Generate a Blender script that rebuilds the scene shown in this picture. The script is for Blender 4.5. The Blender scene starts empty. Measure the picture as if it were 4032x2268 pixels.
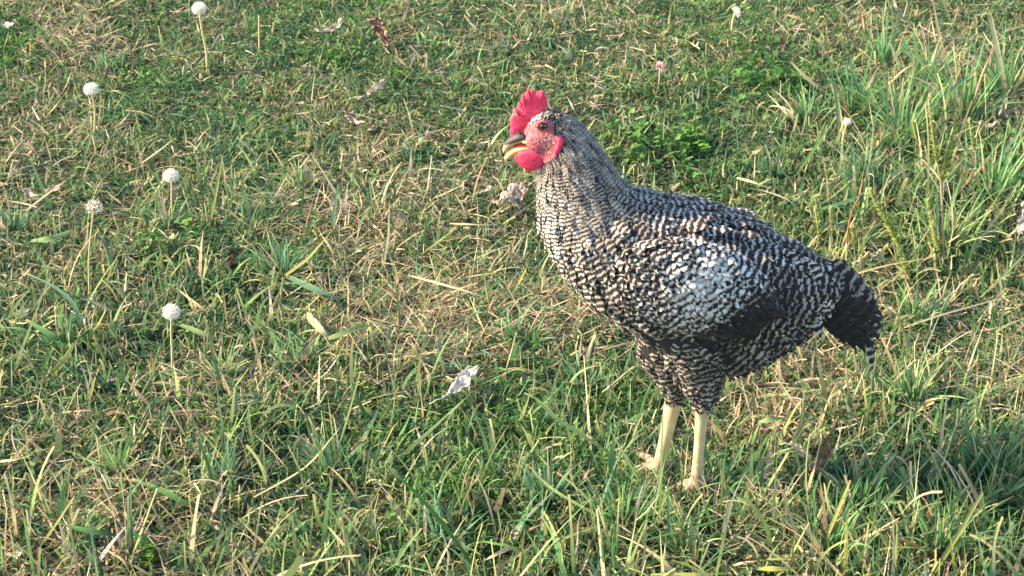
import bpy, math, random
import numpy as np
from mathutils import Vector, Matrix

R = math.radians
rnd = random.Random(7)
rng = np.random.default_rng(11)
scene = bpy.context.scene
COL = scene.collection

# ------------------------------------------------------------------ camera, sky, sun
CAM_H = 1.285
PITCH = 27.0
FPX = 8400.0                       # focal length in pixels of the 4032-wide photograph
cam_data = bpy.data.cameras.new("camera")
cam_data.sensor_width = 36.0
cam_data.lens = FPX / 4032.0 * 36.0
cam_data.clip_start = 0.05
cam_data.clip_end = 500.0
cam_data.dof.use_dof = True
cam_data.dof.focus_distance = 2.36
cam_data.dof.aperture_fstop = 30.0
cam = bpy.data.objects.new("camera", cam_data)
COL.objects.link(cam)
cam.location = (0, 0, CAM_H)
cam.rotation_euler = (R(90 - PITCH), 0, 0)
scene.camera = cam

SUN_EL = 30.0
SUN_AZ = 180.0                     # degrees counter-clockwise from +X: from the left, square to the view
sdir = Vector((math.cos(R(SUN_EL)) * math.cos(R(SUN_AZ)), math.cos(R(SUN_EL)) * math.sin(R(SUN_AZ)), math.sin(R(SUN_EL))))
sun_data = bpy.data.lights.new("sun", 'SUN')
sun_data.energy = 5.0
sun_data.angle = R(0.6)
sun_data.color = (1.0, 0.77, 0.50)
sun = bpy.data.objects.new("sun", sun_data)
COL.objects.link(sun)
sun.rotation_euler = (-sdir).to_track_quat('-Z', 'Y').to_euler()

world = bpy.data.worlds.new("World")
scene.world = world
world.use_nodes = True
wn = world.node_tree
sky = wn.nodes.new('ShaderNodeTexSky')
sky.sky_type = 'NISHITA'
sky.sun_disc = False
sky.sun_elevation = R(SUN_EL)
sky.sun_rotation = R(90 - SUN_AZ)
bg = wn.nodes['Background']
bg.inputs['Strength'].default_value = 0.14
wn.links.new(sky.outputs[0], bg.inputs['Color'])

scene.view_settings.view_transform = 'Standard'
scene.view_settings.look = 'None'
scene.view_settings.gamma = 1.0
scene.view_settings.exposure = 1.64
scene.render.film_transparent = False
scene.cycles.max_bounces = 6
scene.cycles.diffuse_bounces = 3
scene.cycles.transmission_bounces = 3
scene.cycles.use_denoising = True

# ------------------------------------------------------------------ pixel helpers (4032 x 2268 photo pixels -> world)
ct, st = math.cos(R(PITCH)), math.sin(R(PITCH))

def ray(px, py):
    u = (px - 2016.0) / FPX
    v = -(py - 1134.0) / FPX
    return Vector((u, ct + v * st, -st + v * ct))

def at(px, py, h=0.0):
    d = ray(px, py)
    k = (h - CAM_H) / d.z
    return Vector((d.x * k, d.y * k, h))

def on_plane(px, py, Y):
    d = ray(px, py)
    k = Y / d.y
    return Vector((d.x * k, Y, CAM_H + d.z * k))

def proj(p):
    x, y, z = p[0], p[1], p[2] - CAM_H
    dep = y * ct - z * st
    v = y * st + z * ct
    return (2016.0 + FPX * x / dep, 1134.0 - FPX * v / dep)

def proj_np(P):
    z = P[:, 2] - CAM_H
    dep = P[:, 1] * ct - z * st
    v = P[:, 1] * st + z * ct
    return 2016.0 + FPX * P[:, 0] / dep, 1134.0 - FPX * v / dep

# ------------------------------------------------------------------ object helpers
def tag(o, label=None, cat=None, group=None, kind=None):
    if label: o['label'] = label
    if cat: o['category'] = cat
    if group: o['group'] = group
    if kind: o['kind'] = kind
    return o

def empty(name, loc):
    o = bpy.data.objects.new(name, None)
    o.empty_display_size = 0.02
    COL.objects.link(o)
    o.location = loc
    return o

def np_mesh(name, V, F, mats, parent=None, attrs=None, smooth=True, midx=None, origin=None):
    """V (n,3), F (m,k) index array or list of such arrays."""
    V = np.asarray(V, dtype=np.float64)
    if origin is not None:
        V = V - np.asarray(origin)
    Fs = F if isinstance(F, list) else [F]
    Fs = [np.asarray(f, dtype=np.int32) for f in Fs if len(f)]
    me = bpy.data.meshes.new(name)
    me.vertices.add(len(V))
    me.vertices.foreach_set('co', V.astype(np.float32).ravel())
    nl = sum(f.size for f in Fs)
    npoly = sum(len(f) for f in Fs)
    me.loops.add(nl)
    me.polygons.add(npoly)
    me.loops.foreach_set('vertex_index', np.concatenate([f.ravel() for f in Fs]))
    starts, s = [], 0
    for f in Fs:
        starts.append(s + np.arange(len(f)) * f.shape[1])
        s += f.size
    me.polygons.foreach_set('loop_start', np.concatenate(starts).astype(np.int32))
    if midx is not None:
        me.polygons.foreach_set('material_index', np.asarray(midx, dtype=np.int32))
    me.polygons.foreach_set('use_smooth', np.full(npoly, smooth))
    for an, (ty, data) in (attrs or {}).items():
        a = me.attributes.new(an, ty, 'POINT')
        if ty == 'FLOAT_COLOR':
            d = np.ones((len(V), 4), dtype=np.float32)
            d[:, :3] = data[:, :3]
            a.data.foreach_set('color', d.ravel())
        else:
            a.data.foreach_set('value', np.asarray(data, dtype=np.float32))
    me.update(calc_edges=True)
    me.validate()
    for m in (mats if isinstance(mats, (list, tuple)) else [mats]):
        me.materials.append(m)
    o = bpy.data.objects.new(name, me)
    COL.objects.link(o)
    if parent is not None:
        o.parent = parent
    elif origin is not None:
        o.location = origin
    return o

class MB:
    """collects simple shapes, all in world metres"""
    def __init__(s):
        s.V, s.F3, s.F4 = [], [], []
    def n(s): return len(s.V)
    def tube(s, pts, rad, seg=8, cap=True):
        pts = [Vector(p) for p in pts]
        rings = []
        ref = Vector((0.13, 0.97, 0.21)).normalized()
        for i, p in enumerate(pts):
            t = (pts[min(i + 1, len(pts) - 1)] - pts[max(i - 1, 0)]).normalized()
            a = t.cross(ref)
            if a.length < 1e-3: a = t.cross(Vector((1, 0, 0)))
            a.normalize(); b = t.cross(a)
            r = rad[i] if isinstance(rad, (list, tuple)) else rad
            base = s.n()
            for k in range(seg):
                an = 2 * math.pi * k / seg
                s.V.append(p + (a * math.cos(an) + b * math.sin(an)) * r)
            rings.append(base)
        for i in range(len(rings) - 1):
            A, B = rings[i], rings[i + 1]
            for k in range(seg):
                s.F4.append((A + k, A + (k + 1) % seg, B + (k + 1) % seg, B + k))
        if cap:
            for idx, ri in ((0, rings[0]), (-1, rings[-1])):
                c = s.n(); s.V.append(pts[idx].copy())
                for k in range(seg):
                    f = (ri + k, c, ri + (k + 1) % seg)
                    s.F3.append(f if idx == 0 else f[::-1])
    def ell(s, c, rx, ry, rz, rot=None, nu=16, nv=10, rough=0.0):
        c = Vector(c); rot = rot or Matrix.Identity(3)
        base = s.n()
        for j in range(nv + 1):
            th = math.pi * j / nv
            for i in range(nu):
                ph = 2 * math.pi * i / nu
                k = 1 + rough * (rnd.random() - .5)
                s.V.append(c + rot @ Vector((rx * k * math.sin(th) * math.cos(ph), ry * k * math.sin(th) * math.sin(ph), rz * k * math.cos(th))))
        for j in range(nv):
            for i in range(nu):
                a = base + j * nu + i; b = base + j * nu + (i + 1) % nu
                s.F4.append((a, a + nu, b + nu, b))
    def grid(s, G):
        base = s.n(); ny, nx = len(G), len(G[0])
        for row in G:
            for p in row: s.V.append(Vector(p))
        for j in range(ny - 1):
            for i in range(nx - 1):
                a = base + j * nx + i
                s.F4.append((a, a + 1, a + nx + 1, a + nx))
    def build(s, name, mat, parent=None, origin=None, smooth=True, attrs=None):
        V = np.array([tuple(v) for v in s.V])
        F = []
        if s.F4: F.append(np.array(s.F4))
        if s.F3: F.append(np.array(s.F3))
        return np_mesh(name, V, F, mat, parent, attrs, smooth, origin=origin)

def modded(o, mods):
    for ty, kw in mods:
        m = o.modifiers.new(ty.lower(), ty)
        for k, v in kw.items(): setattr(m, k, v)
    bpy.context.view_layer.update()
    dg = bpy.context.evaluated_depsgraph_get()
    me = bpy.data.meshes.new_from_object(o.evaluated_get(dg), depsgraph=dg)
    mats = [m for m in o.data.materials]
    o.modifiers.clear()
    old = o.data
    o.data = me
    bpy.data.meshes.remove(old)
    if not me.materials:
        for m in mats: me.materials.append(m)
    return o

# ------------------------------------------------------------------ materials
def new_mat(name):
    m = bpy.data.materials.new(name)
    m.use_nodes = True
    nt = m.node_tree
    return m, nt, nt.nodes['Principled BSDF']

def N(nt, ty, **kw):
    n = nt.nodes.new(ty)
    for k, v in kw.items(): setattr(n, k, v)
    return n

def simple_mat(name, col, rough=0.6, var=0.25, scale=300.0, bump=0.2, col2=None, sss=0.0, spec=0.3, bdist=0.0006):
    m, nt, b = new_mat(name)
    tc = N(nt, 'ShaderNodeTexCoord')
    no = N(nt, 'ShaderNodeTexNoise'); no.inputs['Scale'].default_value = scale; no.inputs['Detail'].default_value = 4
    nt.links.new(tc.outputs['Object'], no.inputs['Vector'])
    cr = N(nt, 'ShaderNodeValToRGB')
    c2 = col2 or tuple(c * (1 - var) for c in col)
    cr.color_ramp.elements[0].position = 0.35; cr.color_ramp.elements[0].color = (*c2, 1)
    cr.color_ramp.elements[1].position = 0.65; cr.color_ramp.elements[1].color = (*col, 1)
    nt.links.new(no.outputs['Fac'], cr.inputs['Fac'])
    nt.links.new(cr.outputs['Color'], b.inputs['Base Color'])
    b.inputs['Roughness'].default_value = rough
    b.inputs['Specular IOR Level'].default_value = spec
    if sss:
        b.inputs['Subsurface Weight'].default_value = sss
        b.inputs['Subsurface Radius'].default_value = (0.006, 0.0015, 0.001)
        b.inputs['Subsurface Scale'].default_value = 1.0
    if bump:
        bp = N(nt, 'ShaderNodeBump'); bp.inputs['Strength'].default_value = bump; bp.inputs['Distance'].default_value = bdist
        nt.links.new(no.outputs['Fac'], bp.inputs['Height'])
        nt.links.new(bp.outputs['Normal'], b.inputs['Normal'])
    return m

def leafy_mat(name, attr='col', trans=0.35, rough=0.55, scale=400.0, amount=0.25, spec=0.25):
    """thin plant tissue: colour from the vertex attribute, light passing through"""
    m, nt, b = new_mat(name)
    out = nt.nodes['Material Output']
    a = N(nt, 'ShaderNodeAttribute', attribute_name=attr)
    tc = N(nt, 'ShaderNodeTexCoord')
    no = N(nt, 'ShaderNodeTexNoise'); no.inputs['Scale'].default_value = scale; no.inputs['Detail'].default_value = 2
    nt.links.new(tc.outputs['Object'], no.inputs['Vector'])
    mr = N(nt, 'ShaderNodeMapRange'); mr.inputs[3].default_value = 1 - amount; mr.inputs[4].default_value = 1 + amount
    nt.links.new(no.outputs['Fac'], mr.inputs[0])
    vm = N(nt, 'ShaderNodeVectorMath', operation='SCALE')
    nt.links.new(a.outputs['Color'], vm.inputs[0]); nt.links.new(mr.outputs[0], vm.inputs['Scale'])
    nt.links.new(vm.outputs[0], b.inputs['Base Color'])
    b.inputs['Roughness'].default_value = rough
    b.inputs['Specular IOR Level'].default_value = spec
    tr = N(nt, 'ShaderNodeBsdfTranslucent')
    nt.links.new(vm.outputs[0], tr.inputs['Color'])
    mx = N(nt, 'ShaderNodeMixShader'); mx.inputs[0].default_value = trans
    nt.links.new(b.outputs[0], mx.inputs[1]); nt.links.new(tr.outputs[0], mx.inputs[2])
    nt.links.new(mx.outputs[0], out.inputs['Surface'])
    return m

M_grass = leafy_mat('grass_blade', trans=0.38)
M_dry = leafy_mat('dry_straw', trans=0.25, rough=0.7, spec=0.15)
M_leafy = leafy_mat('broad_leaf', trans=0.4, scale=250)

def ground_mat():
    m, nt, b = new_mat('soil_and_turf')
    tc = N(nt, 'ShaderNodeTexCoord')
    n1 = N(nt, 'ShaderNodeTexNoise'); n1.inputs['Scale'].default_value = 9; n1.inputs['Detail'].default_value = 8
    n2 = N(nt, 'ShaderNodeTexNoise'); n2.inputs['Scale'].default_value = 160; n2.inputs['Detail'].default_value = 5
    for n in (n1, n2): nt.links.new(tc.outputs['Object'], n.inputs['Vector'])
    c1 = N(nt, 'ShaderNodeValToRGB')
    c1.color_ramp.elements[0].position = .4; c1.color_ramp.elements[0].color = (.030, .060, .018, 1)
    c1.color_ramp.elements[1].position = .62; c1.color_ramp.elements[1].color = (.070, .072, .036, 1)
    c2 = N(nt, 'ShaderNodeValToRGB')
    c2.color_ramp.elements[0].position = .4; c2.color_ramp.elements[0].color = (.4, .4, .4, 1)
    c2.color_ramp.elements[1].position = .65; c2.color_ramp.elements[1].color = (1.5, 1.4, 1.2, 1)
    nt.links.new(n1.outputs['Fac'], c1.inputs['Fac']); nt.links.new(n2.outputs['Fac'], c2.inputs['Fac'])
    mx = N(nt, 'ShaderNodeMix', data_type='RGBA', blend_type='MULTIPLY'); mx.inputs[0].default_value = 1
    nt.links.new(c1.outputs['Color'], mx.inputs[6]); nt.links.new(c2.outputs['Color'], mx.inputs[7])
    nt.links.new(mx.outputs[2], b.inputs['Base Color'])
    b.inputs['Roughness'].default_value = .95
    bp = N(nt, 'ShaderNodeBump'); bp.inputs['Strength'].default_value = .8; bp.inputs['Distance'].default_value = .006
    nt.links.new(n2.outputs['Fac'], bp.inputs['Height']); nt.links.new(bp.outputs['Normal'], b.inputs['Normal'])
    return m

def feather_mat(name, dark=(.014, .013, .015), light=(.31, .272, .225), nscale=300.0, nmix=2.3):
    m, nt, b = new_mat(name)
    out = nt.nodes['Material Output']
    ab = N(nt, 'ShaderNodeAttribute', attribute_name='bar')
    al = N(nt, 'ShaderNodeAttribute', attribute_name='look')
    sp = N(nt, 'ShaderNodeSeparateColor')
    nt.links.new(al.outputs['Color'], sp.inputs[0])
    tc = N(nt, 'ShaderNodeTexCoord')
    no = N(nt, 'ShaderNodeTexNoise'); no.inputs['Scale'].default_value = nscale; no.inputs['Detail'].default_value = 3
    nt.links.new(tc.outputs['Object'], no.inputs['Vector'])
    def math_(op, a, bb, c=None):
        n = N(nt, 'ShaderNodeMath', operation=op)
        for i, x in enumerate((a, bb, c)):
            if x is None: continue
            if isinstance(x, (int, float)): n.inputs[i].default_value = x
            else: nt.links.new(x, n.inputs[i])
        return n.outputs[0]
    ph = math_('MULTIPLY', ab.outputs['Fac'], 2 * math.pi)
    nz = math_('MULTIPLY_ADD', no.outputs['Fac'], 2 * nmix, -nmix)
    s = math_('SINE', math_('ADD', ph, nz), None)
    s = math_('MULTIPLY', s, sp.outputs[1])
    t = math_('MULTIPLY_ADD', s, 0.5, sp.outputs[0])
    cr = N(nt, 'ShaderNodeValToRGB')
    cr.color_ramp.interpolation = 'EASE'
    cr.color_ramp.elements[0].position = .33; cr.color_ramp.elements[0].color = (*dark, 1)
    cr.color_ramp.elements[1].position = .72; cr.color_ramp.elements[1].color = (*light, 1)
    e3 = cr.color_ramp.elements.new(1.0); e3.color = (.62, .64, .64, 1)
    nt.links.new(t, cr.inputs['Fac'])
    br = math_('MULTIPLY_ADD', sp.outputs[2], 0.5, 0.72)
    vm = N(nt, 'ShaderNodeVectorMath', operation='SCALE')
    nt.links.new(cr.outputs['Color'], vm.inputs[0]); nt.links.new(br, vm.inputs['Scale'])
    nt.links.new(vm.outputs[0], b.inputs['Base Color'])
    b.inputs['Roughness'].default_value = .62
    b.inputs['Specular IOR Level'].default_value = .25
    b.inputs['Sheen Weight'].default_value = .15
    tr = N(nt, 'ShaderNodeBsdfTranslucent'); nt.links.new(vm.outputs[0], tr.inputs['Color'])
    mx = N(nt, 'ShaderNodeMixShader'); mx.inputs[0].default_value = .12
    nt.links.new(b.outputs[0], mx.inputs[1]); nt.links.new(tr.outputs[0], mx.inputs[2])
    nt.links.new(mx.outputs[0], out.inputs['Surface'])
    return m

M_feather = feather_mat('barred_feather')
M_down = simple_mat('grey_down', (.022, .022, .025), rough=.9, scale=200)
M_face = simple_mat('face_skin', (.40, .17, .18), rough=.65, scale=330, col2=(.33, .040, .060), bump=1.0, sss=.1, bdist=.0018)
M_comb = simple_mat('comb_skin', (.80, .075, .155), rough=.6, scale=300, col2=(.66, .030, .080), bump=.6, sss=.3, spec=.3, bdist=.0010)
M_shank = simple_mat('shank_scale', (.60, .50, .30), rough=.5, scale=90, col2=(.50, .40, .22), bump=.6, bdist=.001)
def add_scales(m):
    nt = m.node_tree; b = nt.nodes['Principled BSDF']
    tc = N(nt, 'ShaderNodeTexCoord'); mp = N(nt, 'ShaderNodeMapping'); mp.inputs['Scale'].default_value = (110, 110, 300)
    vo = N(nt, 'ShaderNodeTexVoronoi'); vo.feature = 'DISTANCE_TO_EDGE'; vo.inputs['Scale'].default_value = 1.0
    nt.links.new(tc.outputs['Object'], mp.inputs['Vector']); nt.links.new(mp.outputs[0], vo.inputs['Vector'])
    mr = N(nt, 'ShaderNodeMapRange'); mr.inputs[2].default_value = .12; nt.links.new(vo.outputs['Distance'], mr.inputs[0])
    mr.inputs[3].default_value = .74; mr.inputs[4].default_value = 1.0
    src = b.inputs['Base Color'].links[0].from_socket
    vm = N(nt, 'ShaderNodeVectorMath', operation='SCALE'); nt.links.new(src, vm.inputs[0]); nt.links.new(mr.outputs[0], vm.inputs['Scale'])
    nt.links.new(vm.outputs[0], b.inputs['Base Color'])
    bp = N(nt, 'ShaderNodeBump'); bp.inputs['Strength'].default_value = .5; bp.inputs['Distance'].default_value = .0007
    nt.links.new(mr.outputs[0], bp.inputs['Height']); nt.links.new(bp.outputs['Normal'], b.inputs['Normal'])
add_scales(M_shank)
M_toe = simple_mat('toe_scale', (.42, .33, .22), rough=.7, scale=260, col2=(.25, .18, .12), bump=.6, bdist=.001)
M_horn = simple_mat('dark_horn', (.045, .045, .05), rough=.4, scale=150, bump=.1)
M_hornpale = simple_mat('pale_horn', (.62, .48, .20), rough=.4, scale=150, bump=.1)
M_mouth = simple_mat('mouth_skin', (.55, .07, .05), rough=.35, bump=.1)
M_iris = simple_mat('eye_iris', (.10, .055, .02), rough=.15, scale=900, bump=0, spec=.8)
M_pupil = simple_mat('eye_pupil', (.006, .006, .006), rough=.05, bump=0, spec=1.0)
M_pappus = simple_mat('dandelion_down', (.90, .87, .78), rough=.9, var=.05, bump=0)
M_seed = simple_mat('dandelion_seed', (.30, .22, .13), rough=.8, bump=0)
M_stemtan = simple_mat('dandelion_stem_dry', (.55, .42, .24), rough=.6, scale=90, col2=(.42, .36, .18))
M_stemgreen = simple_mat('dandelion_stem_pale', (.45, .44, .20), rough=.6, scale=90, col2=(.36, .36, .2))

# ------------------------------------------------------------------ numpy noise
def vnoise(x, y, cell, seed):
    g = np.random.default_rng(seed).random((128, 128))
    fx, fy = x / cell + 1000.3, y / cell + 1000.7
    ix, iy = np.floor(fx).astype(int), np.floor(fy).astype(int)
    tx, ty = fx - ix, fy - iy
    tx = tx * tx * (3 - 2 * tx); ty = ty * ty * (3 - 2 * ty)
    a = g[ix % 128, iy % 128]; b = g[(ix + 1) % 128, iy % 128]
    c = g[ix % 128, (iy + 1) % 128]; d = g[(ix + 1) % 128, (iy + 1) % 128]
    return (a * (1 - tx) + b * tx) * (1 - ty) + (c * (1 - tx) + d * tx) * ty

def fnoise(x, y, cell, seed):
    return .55 * vnoise(x, y, cell, seed) + .3 * vnoise(x, y, cell / 2.1, seed + 1) + .15 * vnoise(x, y, cell / 4.3, seed + 2)

def gz(x, y):
    x = np.asarray(x, float); y = np.asarray(y, float)
    return (fnoise(x, y, .30, 5) - .5) * .030 + (vnoise(x, y, .06, 9) - .5) * .010

# ------------------------------------------------------------------ ground sheet
def axis(lo, hi, core_lo, core_hi, fine):
    core = np.arange(core_lo, core_hi + 1e-6, fine)
    left = core_lo - np.geomspace(.06, core_lo - lo, 26)[::-1]
    right = core_hi + np.geomspace(.06, hi - core_hi, 26)
    return np.concatenate([left, core, right])
gx = axis(-120, 120, -2.6, 2.6, .03)
gy = axis(-120, 120, .8, 5.2, .03)
X, Y = np.meshgrid(gx, gy)
fade = np.clip(1 - (np.maximum(np.abs(X) - 6, 0) + np.maximum(np.abs(Y - 3) - 6, 0)) / 6, 0, 1)
Z = gz(X, Y) * fade
nx_, ny_ = len(gx), len(gy)
idx = np.arange(nx_ * ny_).reshape(ny_, nx_)
F = np.stack([idx[:-1, :-1], idx[:-1, 1:], idx[1:, 1:], idx[1:, :-1]], -1).reshape(-1, 4)
gr = np_mesh('ground', np.stack([X.ravel(), Y.ravel(), Z.ravel()], -1), F, ground_mat())
tag(gr, 'dark soil and thatch under the meadow grass', 'ground', kind='structure')

# ------------------------------------------------------------------ grass blades
def blades(root, az, lean, bend, L, W, c0, c1, segs=5, tipw=.12, droll=None, twist=None):
    """vectorised ribbons. lean = angle from vertical at root, bend = extra angle by the tip"""
    n = len(root)
    P = np.zeros((n, segs + 1, 3)); P[:, 0] = root
    t = np.linspace(0, 1, segs + 1)
    d = np.stack([np.cos(az), np.sin(az)], -1)
    ang = lean[:, None] + bend[:, None] * t[None, :] ** 1.3
    for i in range(segs):
        a = ang[:, i]
        P[:, i + 1, :2] = P[:, i, :2] + d * (np.sin(a) * L / segs)[:, None]
        P[:, i + 1, 2] = P[:, i, 2] + np.cos(a) * L / segs
    g = gz(P[:, :, 0], P[:, :, 1]) + .0015
    P[:, 1:, 2] = np.maximum(P[:, 1:, 2], g[:, 1:] + .002)
    side0 = np.stack([-d[:, 1], d[:, 0], np.zeros(n)], -1)
    tw = (rng.normal(0, .9, n) if twist is None else twist)
    V = np.zeros((n, segs + 1, 2, 3)); C = np.zeros((n, segs + 1, 2, 3))
    tp = np.broadcast_to(np.asarray(tipw), (n,))
    for i in range(segs + 1):
        a = ang[:, i]; tt = t[i]
        nrm = np.stack([-d[:, 0] * np.cos(a), -d[:, 1] * np.cos(a), np.sin(a)], -1)
        th = tw * (.4 + tt)
        s = side0 * np.cos(th)[:, None] + nrm * np.sin(th)[:, None]
        prof = (.65 + .5 * math.sin(math.pi * min(1, tt * 1.25 + .1))) * (1 - tt ** 2.2) + tp * tt ** 2.2
        h = s * (W * .5 * prof)[:, None]
        V[:, i, 0] = P[:, i] - h; V[:, i, 1] = P[:, i] + h
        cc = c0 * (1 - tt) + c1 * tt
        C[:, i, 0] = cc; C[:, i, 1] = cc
    base = (np.arange(n) * (segs + 1) * 2)[:, None]
    k = np.arange(segs) * 2
    q = np.stack([base + k, base + k + 1, base + k + 3, base + k + 2], -1).reshape(-1, 4)
    return V.reshape(-1, 3), q, C.reshape(-1, 3)

PAL_G = np.array([[.042, .155, .042], [.062, .20, .052], [.036, .140, .065], [.088, .235, .060], [.17, .27, .09], [.070, .17, .095], [.020, .080, .030]])
PAL_G = PAL_G * .90 + PAL_G.mean(axis=1, keepdims=True) * .10 + np.array([.004, 0, .006])
PAL_D = np.array([[.50, .38, .25], [.58, .47, .32], [.40, .28, .18], [.48, .43, .36], [.33, .27, .21], [.28, .18, .12], [.60, .52, .36]])

# dry (positive) and lush (negative) spots read off the photograph: px, py, radius px, weight
SPOTS = [(270, 150, 170, .9), (80, 520, 180, .5), (330, 600, 180, .65), (60, 660, 160, .25), (700, 520, 350, -.3), (600, 130, 300, -.3), (1100, 150, 250, -.25), (1800, 200, 400, -.15), (1150, 700, 300, -.1), (1350, 880, 230, .8), (1180, 870, 160, .6), (1700, 1250, 300, .75),
         (1500, 1300, 200, .4), (2230, 1260, 160, .6), (900, 1520, 240, .35), (1250, 1480, 200, .35), (350, 1600, 200, .3), (450, 2080, 260, .5),
         (3150, 1580, 260, .85), (3000, 1660, 130, .5), (3900, 1520, 200, .55), (1650, 650, 250, .12), (250, 1230, 150, .2),
         (2050, 750, 200, .3), (3350, 1050, 130, .5), (2950, 2150, 200, .3), (3300, 180, 200, .3), (3600, 220, 250, .35), (600, 130, 200, .1),
         (20, 180, 140, -.9), (560, 330, 250, -.3), (1350, 180, 200, -.5), (1430, 250, 150, -.5), (900, 1050, 260, -.5), (1000, 1150, 200, -.3),
         (1500, 1700, 280, -.7), (2200, 1650, 330, -.7), (2700, 560, 260, -.6), (2950, 380, 260, -.5), (3650, 850, 350, -.6), (3650, 1800, 400, -.8),
         (3550, 1500, 150, -.6), (2400, 2000, 350, -.3), (3500, 2100, 300, -.3), (100, 1500, 250, -.3), (700, 1900, 250, -.2), (2900, 100, 250, -.3)]

def dryness(x, y):
    px, py = proj_np(np.stack([x, y, np.zeros_like(x)], -1))
    v = (fnoise(x, y, .16, 31) - .5) * 1.5 + (vnoise(x, y, .035, 77) - .5) * .5
    for sx, sy, r, w in SPOTS:
        v = v + w * np.exp(-(((px - sx) / r) ** 2 + ((py - sy) / (r * .7)) ** 2))
    return v, px, py

def lengthmap(px, py):
    v = .55 + .55 * np.clip((py - 300) / 1900, 0, 1)
    v = v + .35 * np.exp(-(((px - 3700) / 500) ** 2 + ((py - 1900) / 420) ** 2))
    v = v + .75 * np.exp(-(((px - 3650) / 420) ** 2 + ((py - 700) / 380) ** 2))
    v = v + .2 * np.exp(-(((px - 900) / 350) ** 2 + ((py - 1150) / 260) ** 2))
    v = v - .35 * np.exp(-(((px - 2640) / 190) ** 2 + ((py - 1860) / 90) ** 2))
    return v

def view_points(n, m=.30):
    """random ground points inside the photographed ground and a margin round it"""
    out = []
    tot = 0
    while tot < n:
        x = rng.uniform(-1.6, 1.6, n * 2); y = rng.uniform(1.45, 4.3, n * 2)
        px, py = proj_np(np.stack([x, y, np.zeros_like(x)], -1))
        k = (px > -700) & (px < 4730) & (py > -240) & (py < 2900)
        out.append(np.stack([x[k], y[k]], -1)); tot += k.sum()
    return np.concatenate(out)[:n]

def outer_points(n, x1=2.4, y0=.5, y1=5.6):
    x = rng.uniform(-x1, x1, n * 2); y = rng.uniform(y0, y1, n * 2)
    px, py = proj_np(np.stack([x, np.maximum(y, .3), np.zeros_like(x)], -1))
    k = ~((px > -700) & (px < 4730) & (py > -240) & (py < 2900) & (y > 1.3))
    if x1 > 3: k &= ~((np.abs(x) < 2.4) & (y > .5) & (y < 5.6))
    return np.stack([x[k], y[k]], -1)[:n]

GV, GF, GC = [], [], []
def push(store, V, q, C):
    store[0].append(V); store[1].append(q + sum(len(v) for v in store[0][:-1])); store[2].append(C)
GREEN = ([], [], []); DRY = ([], [], [])

def make_turf(pts, lush=1.0, wide=1.0, segs=5):
    n = len(pts); x, y = pts[:, 0], pts[:, 1]
    dv, px, py = dryness(x, y)
    lm = lengthmap(px, py) if lush == 1.0 else np.full(n, .8)
    clump = fnoise(x, y, .09, 55)
    dens = vnoise(x, y, .05, 91)
    keep = rng.random(n) < np.clip(.50 + 1.2 * (dens - .38) + .4 * (clump - .5), .10, 1)
    is_dry = rng.random(n) < np.clip(.27 + .50 * dv, .05, .90)
    root = np.stack([x, y, gz(x, y)], -1)
    L = rng.lognormal(math.log(.024), .45, n) * lm * (.6 + .85 * clump)
    L = np.clip(L, .008, .12)
    swirl = fnoise(x, y, .12, 66) * 4 * math.pi
    az = swirl + rng.normal(0, 1.3, n)
    W = rng.lognormal(math.log(.0023), .38, n) * (.8 + .3 * lm) * wide
    # standing green
    g = keep & ~is_dry
    ng = g.sum()
    c = PAL_G[rng.integers(0, len(PAL_G), ng)] * rng.uniform(.75, 1.3, (ng, 1))
    yel = np.clip(dv[g] * .8, 0, 1)[:, None]
    c = c * (1 - yel * .5) + np.array([.26, .27, .10]) * yel * .5
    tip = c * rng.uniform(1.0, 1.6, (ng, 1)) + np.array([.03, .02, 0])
    cut = rng.random(ng) < .35
    tip[cut] = tip[cut] * .4 + np.array([.30, .25, .11])
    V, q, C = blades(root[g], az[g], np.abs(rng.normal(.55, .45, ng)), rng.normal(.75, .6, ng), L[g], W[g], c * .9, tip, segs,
                     tipw=np.where(cut, .55, .08))
    push(GREEN, V, q, C)
    # dry: mostly lying thatch
    k = keep & is_dry
    nk = k.sum()
    c = PAL_D[rng.integers(0, len(PAL_D), nk)] * rng.uniform(.6, 1.15, (nk, 1))
    greenish = rng.random(nk) < .3
    c[greenish] = c[greenish] * .55 + np.array([.08, .12, .03])
    lean = np.where(rng.random(nk) < .6, rng.normal(1.25, .25, nk), np.abs(rng.normal(.5, .4, nk)))
    V, q, C = blades(root[k] + np.array([0, 0, .003]) * rng.random((nk, 1)), az[k] + rng.normal(0, .8, nk), lean, rng.normal(.35, .6, nk), L[k] * 1.05, W[k] * .85, c, c * 1.1, segs, tipw=.35)
    push(DRY, V, q, C)

make_turf(view_points(150000))
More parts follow.
